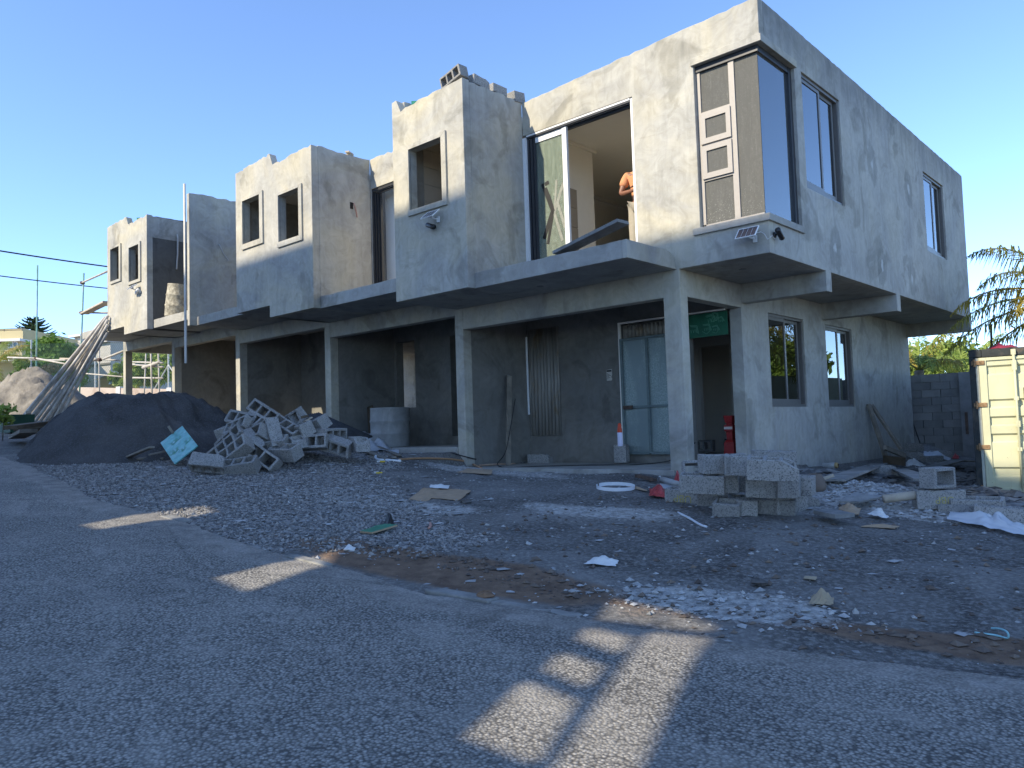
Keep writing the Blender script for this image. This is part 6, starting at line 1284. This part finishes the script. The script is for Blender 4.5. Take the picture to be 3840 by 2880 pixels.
# scaffold: standards, ledgers, planks, couplers
SCF = thing('scaffold', 'rough tube scaffold standing at the far end of the building', 'scaffold', (-22, 0, -1.3)); iv = Matrix.Translation((22, 0, 1.3))
M_GTUBE = simple('green_painted_tube', (.16,.30,.25), .5, .25, 3, dirt=(.38,.36,.32)); M_TUBE = simple('pale_dirty_tube', (.40,.37,.32), .7, .2, 4)
def sc(name, a, b, r_, mat):
    m = MB(); a, b = Vector(a), Vector(b); m.tube([a, a.lerp(b, .5), b], r_*.7, 7); o = m.build(name, mat, SCF, True); o.matrix_parent_inverse = iv; return o
for (fx, fy, tx, ty, mt) in ((77.5, 866, 81, 573, 0), (172, 880, 181, 590, 0), (215, 882, 214, 737, 1), (311, 876, 315.4, 764, 1), (329, 889, 326, 764, 1), (345, 883, 342, 764, 1), (205, 868, 206, 740, 0)): pass
for pr, mt in ((((-38.664, 3.049, -0.06), (-38.191, 2.962, 6.548)), 0), (((-31.5, 2.552, -0.598), (-31.007, 2.565, 4.973)), 0), (((-30.287, 2.917, -0.688), (-30.131, 2.847, 2.016)), 1), (((-31.526, 5.221, -0.596), (-31.305, 5.239, 1.74)), 1), (((-25.467, 3.025, -1.05), (-25.377, 2.938, 1.099)), 1), (((-27.396, 4.139, -0.905), (-27.304, 4.048, 1.326)), 1)):
    sc('standard', pr[0], pr[1], .045 if mt else .05, M_TUBE if mt else M_GTUBE)
for a, b, r_ in (((-32.495, 0.2, 1.445), (-29.02, 0.2, 1.112), .05), ((-29.02, 0.2, 1.112), (-25.7, 0.2, 0.619), .05), ((-29.999, 0.25, 1.143), (-22.868, 0.25, 0.516), .04), ((-23.601, 0.3, 0.641), (-21.32, 0.3, 0.39), .035), ((-22.265, 0.1, 0.504), (-20.455, 0.1, 0.634), .05), ((-24.372, 0.15, 0.496), (-22.944, 0.15, 0.564), .05),
  ((-25.585, 0.4, 0.326), (-21.473, 0.4, -0.104), .035), ((-27.156, 3.0, 0.936), (-24.504, 3.0, 0.686), .05), ((-27.405, 3.1, 0.87), (-24.734, 3.1, 0.555), .06), ((-27.41, 3.1, 0.345), (-24.74, 3.1, 0.146), .05), ((-26.224, 3.0, 0.649), (-24.735, 3.0, 0.738), .09), ((-23.806, 0.0, 3.181), (-20.8, -0.3, 3.05), .045), ((-24.016, 0.0, 2.214), (-21.612, 0.0, 1.9), .045), ((-22.289, 0.0, 2.237), (-21.611, 0.0, 2.134), .035)): sc('ledger', a, b, r_, M_TUBE)
for P_ in ((-29.02, 0.2, 1.112), (-22.808, 0.2, 0.539), (-24.372, 0.15, 0.464), (-23.723, 0.0, 3.169), (-23.765, 0.0, 2.167)):
    m = MB(); m.box((-.06, -.06, -.05), (.06, .06, .05)); o = m.build('coupler', M_RUSTY, SCF, loc=Vector(P_)-Vector((-22, 0, -1.3)), rot=(.3, .4, .2), bevel=.02)
m = MB(); m.plank((-23.559, 0.0, 2.096), (-19.464, -0.8, 1.858), .24, .05); o = m.build('scaffold_plank', M_PALEW, SCF); o.matrix_parent_inverse = iv
m = MB(); m.plank((-26.048, 0.15, 0.825), (-24.713, 0.15, 0.697), .2, .05); o = m.build('scaffold_plank', M_PALEW, SCF); o.matrix_parent_inverse = iv
# debris in front of the far soil heap
DG = 'scrap timber in front of the brown sand heap'
for lab, a, b, w_, mt in (('rust coloured plank lying on the scrap heap at the left', (-11.703, -5.329, -1.872), (-12.429, -4.564, -1.783), .25, M_BRNW), ('brown plank under the rust coloured one', (-13.995, -4.643, -1.869), (-13.804, -4.111, -1.81), .22, M_BRNW), ('short brown plank at the right of the scrap heap', (-13.88, -4.275, -1.861), (-13.936, -3.913, -1.791), .2, M_BRNW), ('grey board leaning at the foot of the scrap heap', (-14.58, -4.431, -2.016), (-12.688, -4.754, -1.922), .3, M_TIMB), ('thick grey log end at the left image edge', (-16.036, -4.401, -1.521), (-15.995, -4.26, -1.421), .28, M_TIMB), ('pale stub leaning beside the pole feet', (-20.538, -2.648, -1.539), (-17.798, -3.281, -1.369), .12, M_PALEW), ('second brown plank in the scrap heap front', (-14.699, -4.278, -1.95), (-14.984, -3.639, -1.85), .18, M_BRNW)): board('scrap_plank', lab, 'plank', a, b, w_, .07, mt, group=DG)
m = MB(); P_ = Vector((-17.205, -3.936, -1.847)); m.prism([(-.5, 0), (.35, 0), (.4, .42), (-.5, .42)], lambda x, z: (P_.x+x, P_.y, P_.z+z), lambda x, z: (P_.x+x, P_.y+.5, P_.z+z)); tag(m.build('green_crate', simple('dark_green_plastic', (.02,.06,.035), .6, .2, 8)), 'dark green crate at the lower left of the scrap heap', 'crate')
tree('weed', 'small bright weed growing by the scrap heap at the left edge', 'plant', (-13.734, -4.908, -1.851), .55, .6, L_LIME, 260, .07, 41, clumps=6, low=.0, trunk_r=.01)
P_ = Vector((-23.786, 2.656, -1.18)); T_ = thing('jerry_can', 'pale square jerry can with a looped handle behind the sand pile', 'jerry can', P_, (0, 0, .6)); m = MB(); m.box((-.15, -.1, 0), (.15, .1, .40)); m.build('can', M_PALEW, T_, bevel=.02); m = MB(); m.tube(smooth_pts([(-.1, 0, .39), (-.09, 0, .46), (0, 0, .49), (.09, 0, .46), (.1, 0, .39)]), .018, 6); m.build('handle', M_PALEW, T_)
# pipes and conduits coming out of the side wall
P_ = Vector((-1.326, 4.758, -2.987)); T_ = thing('drain_pipe', 'grey drain pipe stub sticking out low on the side wall', 'pipe', P_)
m = MB(); m.tube([(-.03, 0, 0), (.02, 0, 0), (.12, -.02, .0), (.24, -.04, .01)], .055, 12); m.build('pipe_stub', M_PVCG, T_, True); m = MB(); m.tube([(0, -.015, -.02), (.04, -.015, -.1), (.04, -.015, -.2)], .045, 10); m.build('pipe_bend', M_PVCG, T_, True); m = MB(); m.lathe([(.03, .0), (.055, .0), (.05, .04), (.03, .05)], 12, Matrix.Translation((.235, -.04, .01)) @ Matrix.Rotation(R(90), 4, 'Y')); m.build('broken_end', simple('ochre_dirt', (.35,.25,.12), .9, .2, 10), T_)
for i, lab in enumerate(('left conduit hose curving from the side wall into the soil', 'right conduit hose curving from the side wall into the soil')):
    hose('conduit_hose', lab, 'conduit', smooth_pts([P_+Vector((.0, -.05+.07*i, -.1)), P_+Vector((.06, -.06+.08*i, -.3)), P_+Vector((.12, -.03+.08*i, -.48)), P_+Vector((.26, .0+.1*i, -.56)), P_+Vector((.42, .05+.12*i, -.56))]), .022, M_PVCG, 8)
P_ = Vector((0.672, -0.626, -2.951)); m = MB(); m.lathe([(0, -.06), (.10, -.05), (.14, .03), (.12, .13), (.06, .19), (0, .2)], 9); rr = random.Random(8); m.v = [(x*1.0+rr.uniform(-.02,.02), y*.8+rr.uniform(-.02,.02), z*.9+rr.uniform(-.02,.02)) for x, y, z in m.v]; tag(m.build('boulder', simple('brown_boulder', (.16,.125,.10), .9, .25, 8, .5), None, True, loc=P_), 'brown boulder below the pale plank at the side wall', 'boulder')
YP = 'boards lying in the side yard'
board('yard_board', 'pale plank leaning low on the side wall near the boulder', 'plank', (0.612, -0.622, -2.892), (0.845, -0.512, -2.807), .12, .03, M_PALEW, group=YP)
board('yard_board', 'wide grey board lying along the foot of the side wall', 'plank', (0.763, -0.363, -2.874), (-1.012, 6.838, -3.074), .30, .03, M_PLY, group=YP)
board('yard_board', 'grey board resting on the block and sloping back into the yard', 'plank', (-0.169, 5.201, -3.083), (1.853, -0.651, -2.832), .24, .03, M_PLY, group=YP)
board('yard_board', 'grey board lying flat behind the cloth tangle', 'plank', (-0.202, 7.064, -3.165), (0.016, 8.365, -3.081), .30, .03, M_PLY, group=YP)
board('yard_board', 'dark plank crossing behind the flat grey board', 'plank', (-0.281, 8.7, -3.109), (0.204, 9.249, -3.145), .20, .03, M_TIMB, group=YP)
board('yard_board', 'brown plank edge behind the timber frame foot', 'plank', (-0.958, 6.901, -3.058), (-0.509, 6.699, -3.091), .05, .16, M_BRNW, group=YP)
board('yard_board', 'square broken board at the left of the rubble', 'plank', (1.223, -1.855, -3.076), (1.495, -2.022, -3.088), .22, .04, M_PLY, group=YP)
hose('long_pole', 'long round pole lying on the rubble left of the lettered block', 'pole', [(1.551, -1.083, -2.99), (1.867, -0.83, -2.947)], .045, M_PALEW, 9)
board('wood_chip', 'pale splintered wood on the soil by the container', 'timber', (2.123, -0.36, -3.047), (2.198, -0.086, -3.047), .10, .02, M_PALEW)
board('wood_chip', 'short pale wood corner beside the splintered one', 'timber', (2.23, -0.263, -3.066), (2.275, -0.158, -3.054), .12, .02, M_PALEW)
# A-shaped timber prop at the side wall
T_ = thing('timber_prop', 'long grey timber prop frame leaning on the side wall', 'timber frame', (-.9, 6.5, -3.2)); iv2 = Matrix.Translation((.9, -6.5, 3.2))
tpw = Vector((-1.29, 7.168, -1.876))
for nm, a, b, w_ in (('long_leg', (-0.95, 7.065, -3.083), tpw, .09), ('rear_leg', (-0.75, 7.29, -2.808), tpw+Vector((.02, .12, -.02)), .07), ('cross_piece', (-0.88, 6.681, -2.737), (-0.7, 7.303, -2.928), .09)):
    m = MB(); m.plank(a, b, w_, .05, (1, -.4, .2)); o = m.build(nm, M_TIMB, T_); o.matrix_parent_inverse = iv2
# cable hanging from the rear cantilever beam
hose('hanging_cable', 'thin cable hanging from the rear overhang to the yard ground', 'cable', smooth_pts([(-1.544, 10.1, -0.205), (-1.532, 10.3, -0.94), (-1.501, 10.6, -1.925), (-1.435, 11.2, -2.882)]), .012, M_TAPE)
# steel container --------------------------------------------------------
CO = thing('shipping_container', 'cream shipping container with rusty hinges and dark corner posts at the right edge', 'shipping container', (1.09, 4.90, -3.47), (0, 0, R(8)))
N = NT('cream_container_paint'); p_ = N.pos(obj=True); c_ = N.ramp(N.noise(p_, 1.5, 6, .6), .3, .7, rgb(.44,.43,.28), rgb(.56,.55,.37)); st_ = N.ramp(N.noise(N.pos((14, 14, 1.0), True), 1.3, 7, .7), .62, .72); c_ = N.mix(N.math('MULTIPLY', st_, .5), c_, rgb(.20,.10,.04)); c_ = N.mix(N.ramp(N.noise(p_, 26, 4, .7), .70, .74), c_, rgb(.13,.08,.05)); N.set(Base_Color=c_, Roughness=.5); M_CRM = N.m
M_DKC = simple('dark_container_frame', (.025,.03,.03), .6, .4, 6, dirt=(.10,.08,.06), dscale=3)
Hc, Wc = 2.37, 2.44
m = MB(); m.box((0, 0, 0), (.085, .12, Hc-.13)); m.box((Wc-.085, 0, 0), (Wc, .12, Hc-.13)); m.build('corner_post', M_DKC, CO, bevel=.006)
m = MB(); m.box((.182, 0, Hc-.13), (Wc-.182, .1, Hc-.005)); m.build('header', M_DKC, CO, bevel=.006)
for x in (0, Wc-.18):
    m = MB(); m.box((x, -.006, Hc-.13), (x+.18, .17, Hc)); c_ = m.build('corner_casting', M_DKC, CO, bevel=.01); m = MB(); m.lathe([(0, 0), (.035, 0)], 14, Matrix.Translation((x+.09, -.0065, Hc-.065)) @ Matrix.Rotation(R(90), 4, 'X') @ Matrix.Scale(.75, 4, (1, 0, 0))); m.build('casting_hole', M_TAPE, c_)
m = MB(); m.box((.05, .02, -.02), (Wc-.05, .12, .10)); m.build('sill', M_CRM, CO, bevel=.006)
m = MB(); m.box((.003, .13, -.0), (Wc-.003, 6.0, Hc-.02)); m.build('body_shell', M_CRM, CO)
for dx, sgn in ((0, 1), (Wc, -1)):
    X_ = lambda a: dx+sgn*a
    prof = [(.12, 0)]; zs = [(2.02, .10), (1.48, .09), (1.20, .10), (.93, .09), (.39, .10)]
    pts = [(.115, .012)]
    for zc, hh in sorted(zs): pts += [(zc-hh/2-.03, .012), (zc-hh/2, .045), (zc+hh/2, .045), (zc+hh/2+.03, .012)]
    pts += [(Hc-.15, .012)]; m = MB()
    for a, b in zip(pts, pts[1:]):
        k = len(m.v); m.v += [(X_(.24), a[1], a[0]), (X_(1.14), a[1], a[0]), (X_(1.14), b[1], b[0]), (X_(.24), b[1], b[0])]; m.f.append((k, k+1, k+2, k+3)); m.mi.append(0)
    D_ = m.build('door', M_CRM, CO)
    m = MB()
    for a, b, c, d in ((.135, .24, .10, Hc-.14), (1.14, 1.215, .10, Hc-.14), (.24, 1.14, .10, .14), (.24, 1.14, Hc-.19, Hc-.14)): m.box((X_(a), -.012, c), (X_(b), .05, d))
    m.build('door_frame', M_CRM, D_, bevel=.004)
    m = MB(); m.box((X_(.088), -.002, .1), (X_(.13), .03, Hc-.14)); m.build('door_gasket', simple('pale_gasket', (.40,.40,.33), .7, .2, 6), D_)
    for zz in (.12, .79, 1.47, 2.15):
        m = MB(); m.box((X_(.03), -.03, zz-.035), (X_(.22), -.0125, zz+.035)); m.tube([(X_(.075), -.03, zz-.06), (X_(.075), -.03, zz+.06)], .02, 8); m.build('hinge', simple('rusty_hinge', (.24,.15,.08), .8, .5, 14), D_, bevel=.005)
    for xr in (.62, 1.02):
        m = MB(); m.tube([(X_(xr), -.045, .06), (X_(xr), -.045, Hc-.05)], .02, 9); r_ = m.build('locking_rod', M_CRM, CO, True)
        for zz, hh in ((.08, .1), (.75, .06), (1.15, .10), (1.55, .06), (2.08, .16), (Hc-.08, .09)):
            m = MB(); m.box((X_(xr)-.035, -.062, zz-hh/2), (X_(xr)+.035, -.0122, zz+hh/2)); m.build('rod_bracket', M_CRM, r_, bevel=.006)
m = MB(); m.box((.72, -.0145, 1.50), (.92, -.0125, 1.72)); D_ = [o for o in CO.children if o.name.startswith('door')][0]; w_ = m.build('warning_sticker', simple('warning_yellow', (.75,.58,.02), .5, .05, 8), D_)
m = MB()
for a, b, c, d in ((.72, .92, 1.50, 1.512), (.72, .92, 1.708, 1.72), (.72, .732, 1.512, 1.708), (.908, .92, 1.512, 1.708)): m.box((a, -.0155, c), (b, -.0147, d))
m.prism([(.80, 1.55), (.85, 1.62), (.825, 1.625), (.86, 1.69), (.80, 1.615), (.825, 1.61)], lambda x, z: (x, -.0157, z), lambda x, z: (x, -.0149, z)); o = m.build('sticker_print', M_TAPE, D_)
o = sheet('red_cover', 'folded dark red cover lying on the container roof', 'cover', ((1.35, 5.10, -1.098), (1.8, 5.36, -1.098), (1.6, 5.75, -1.098), (1.15, 5.5, -1.098)), 44, simple('dark_red_cover', (.24,.03,.05), .6, .2, 8), .09, 9, .004, False)
hose('thin_post', 'thin brown post rising behind the container roof', 'post', [(0.451, 9.814, -0.865), (0.484, 9.793, -0.22)], .025, M_BRNW)
# plastic conduit ends by the red soil, loose stones one can pick out
for i, (lab, P_, s_) in enumerate((('dark angular stone below the cardboard sheet', (-2.089, -3.5, -2.961), .09), ('grey stone beside the white ring', (-0.593, -2.382, -3.023), .06), ('brown stone lying on the kerb line in front', (0.534, -5.891, -3.265), .08), ('grey stone in the pale rubble by the road', (1.749, -4.396, -3.289), .07))):
    m = MB(); m.lathe([(0, -.3), (.7, -.25), (1, .1), (.7, .5), (0, .62)], 7); rr = random.Random(60+i); m.v = [((x+rr.uniform(-.2,.2))*s_, (y+rr.uniform(-.2,.2))*s_*.7, (z+rr.uniform(-.12,.12))*s_*.7) for x, y, z in m.v]; tag(m.build('stone', simple('basalt_stone', (.10,.095,.09) if i != 2 else (.2,.12,.07), .9, .3, 12, .4), None, loc=(P_[0], P_[1], P_[2]+s_*.15)), lab, 'stone')
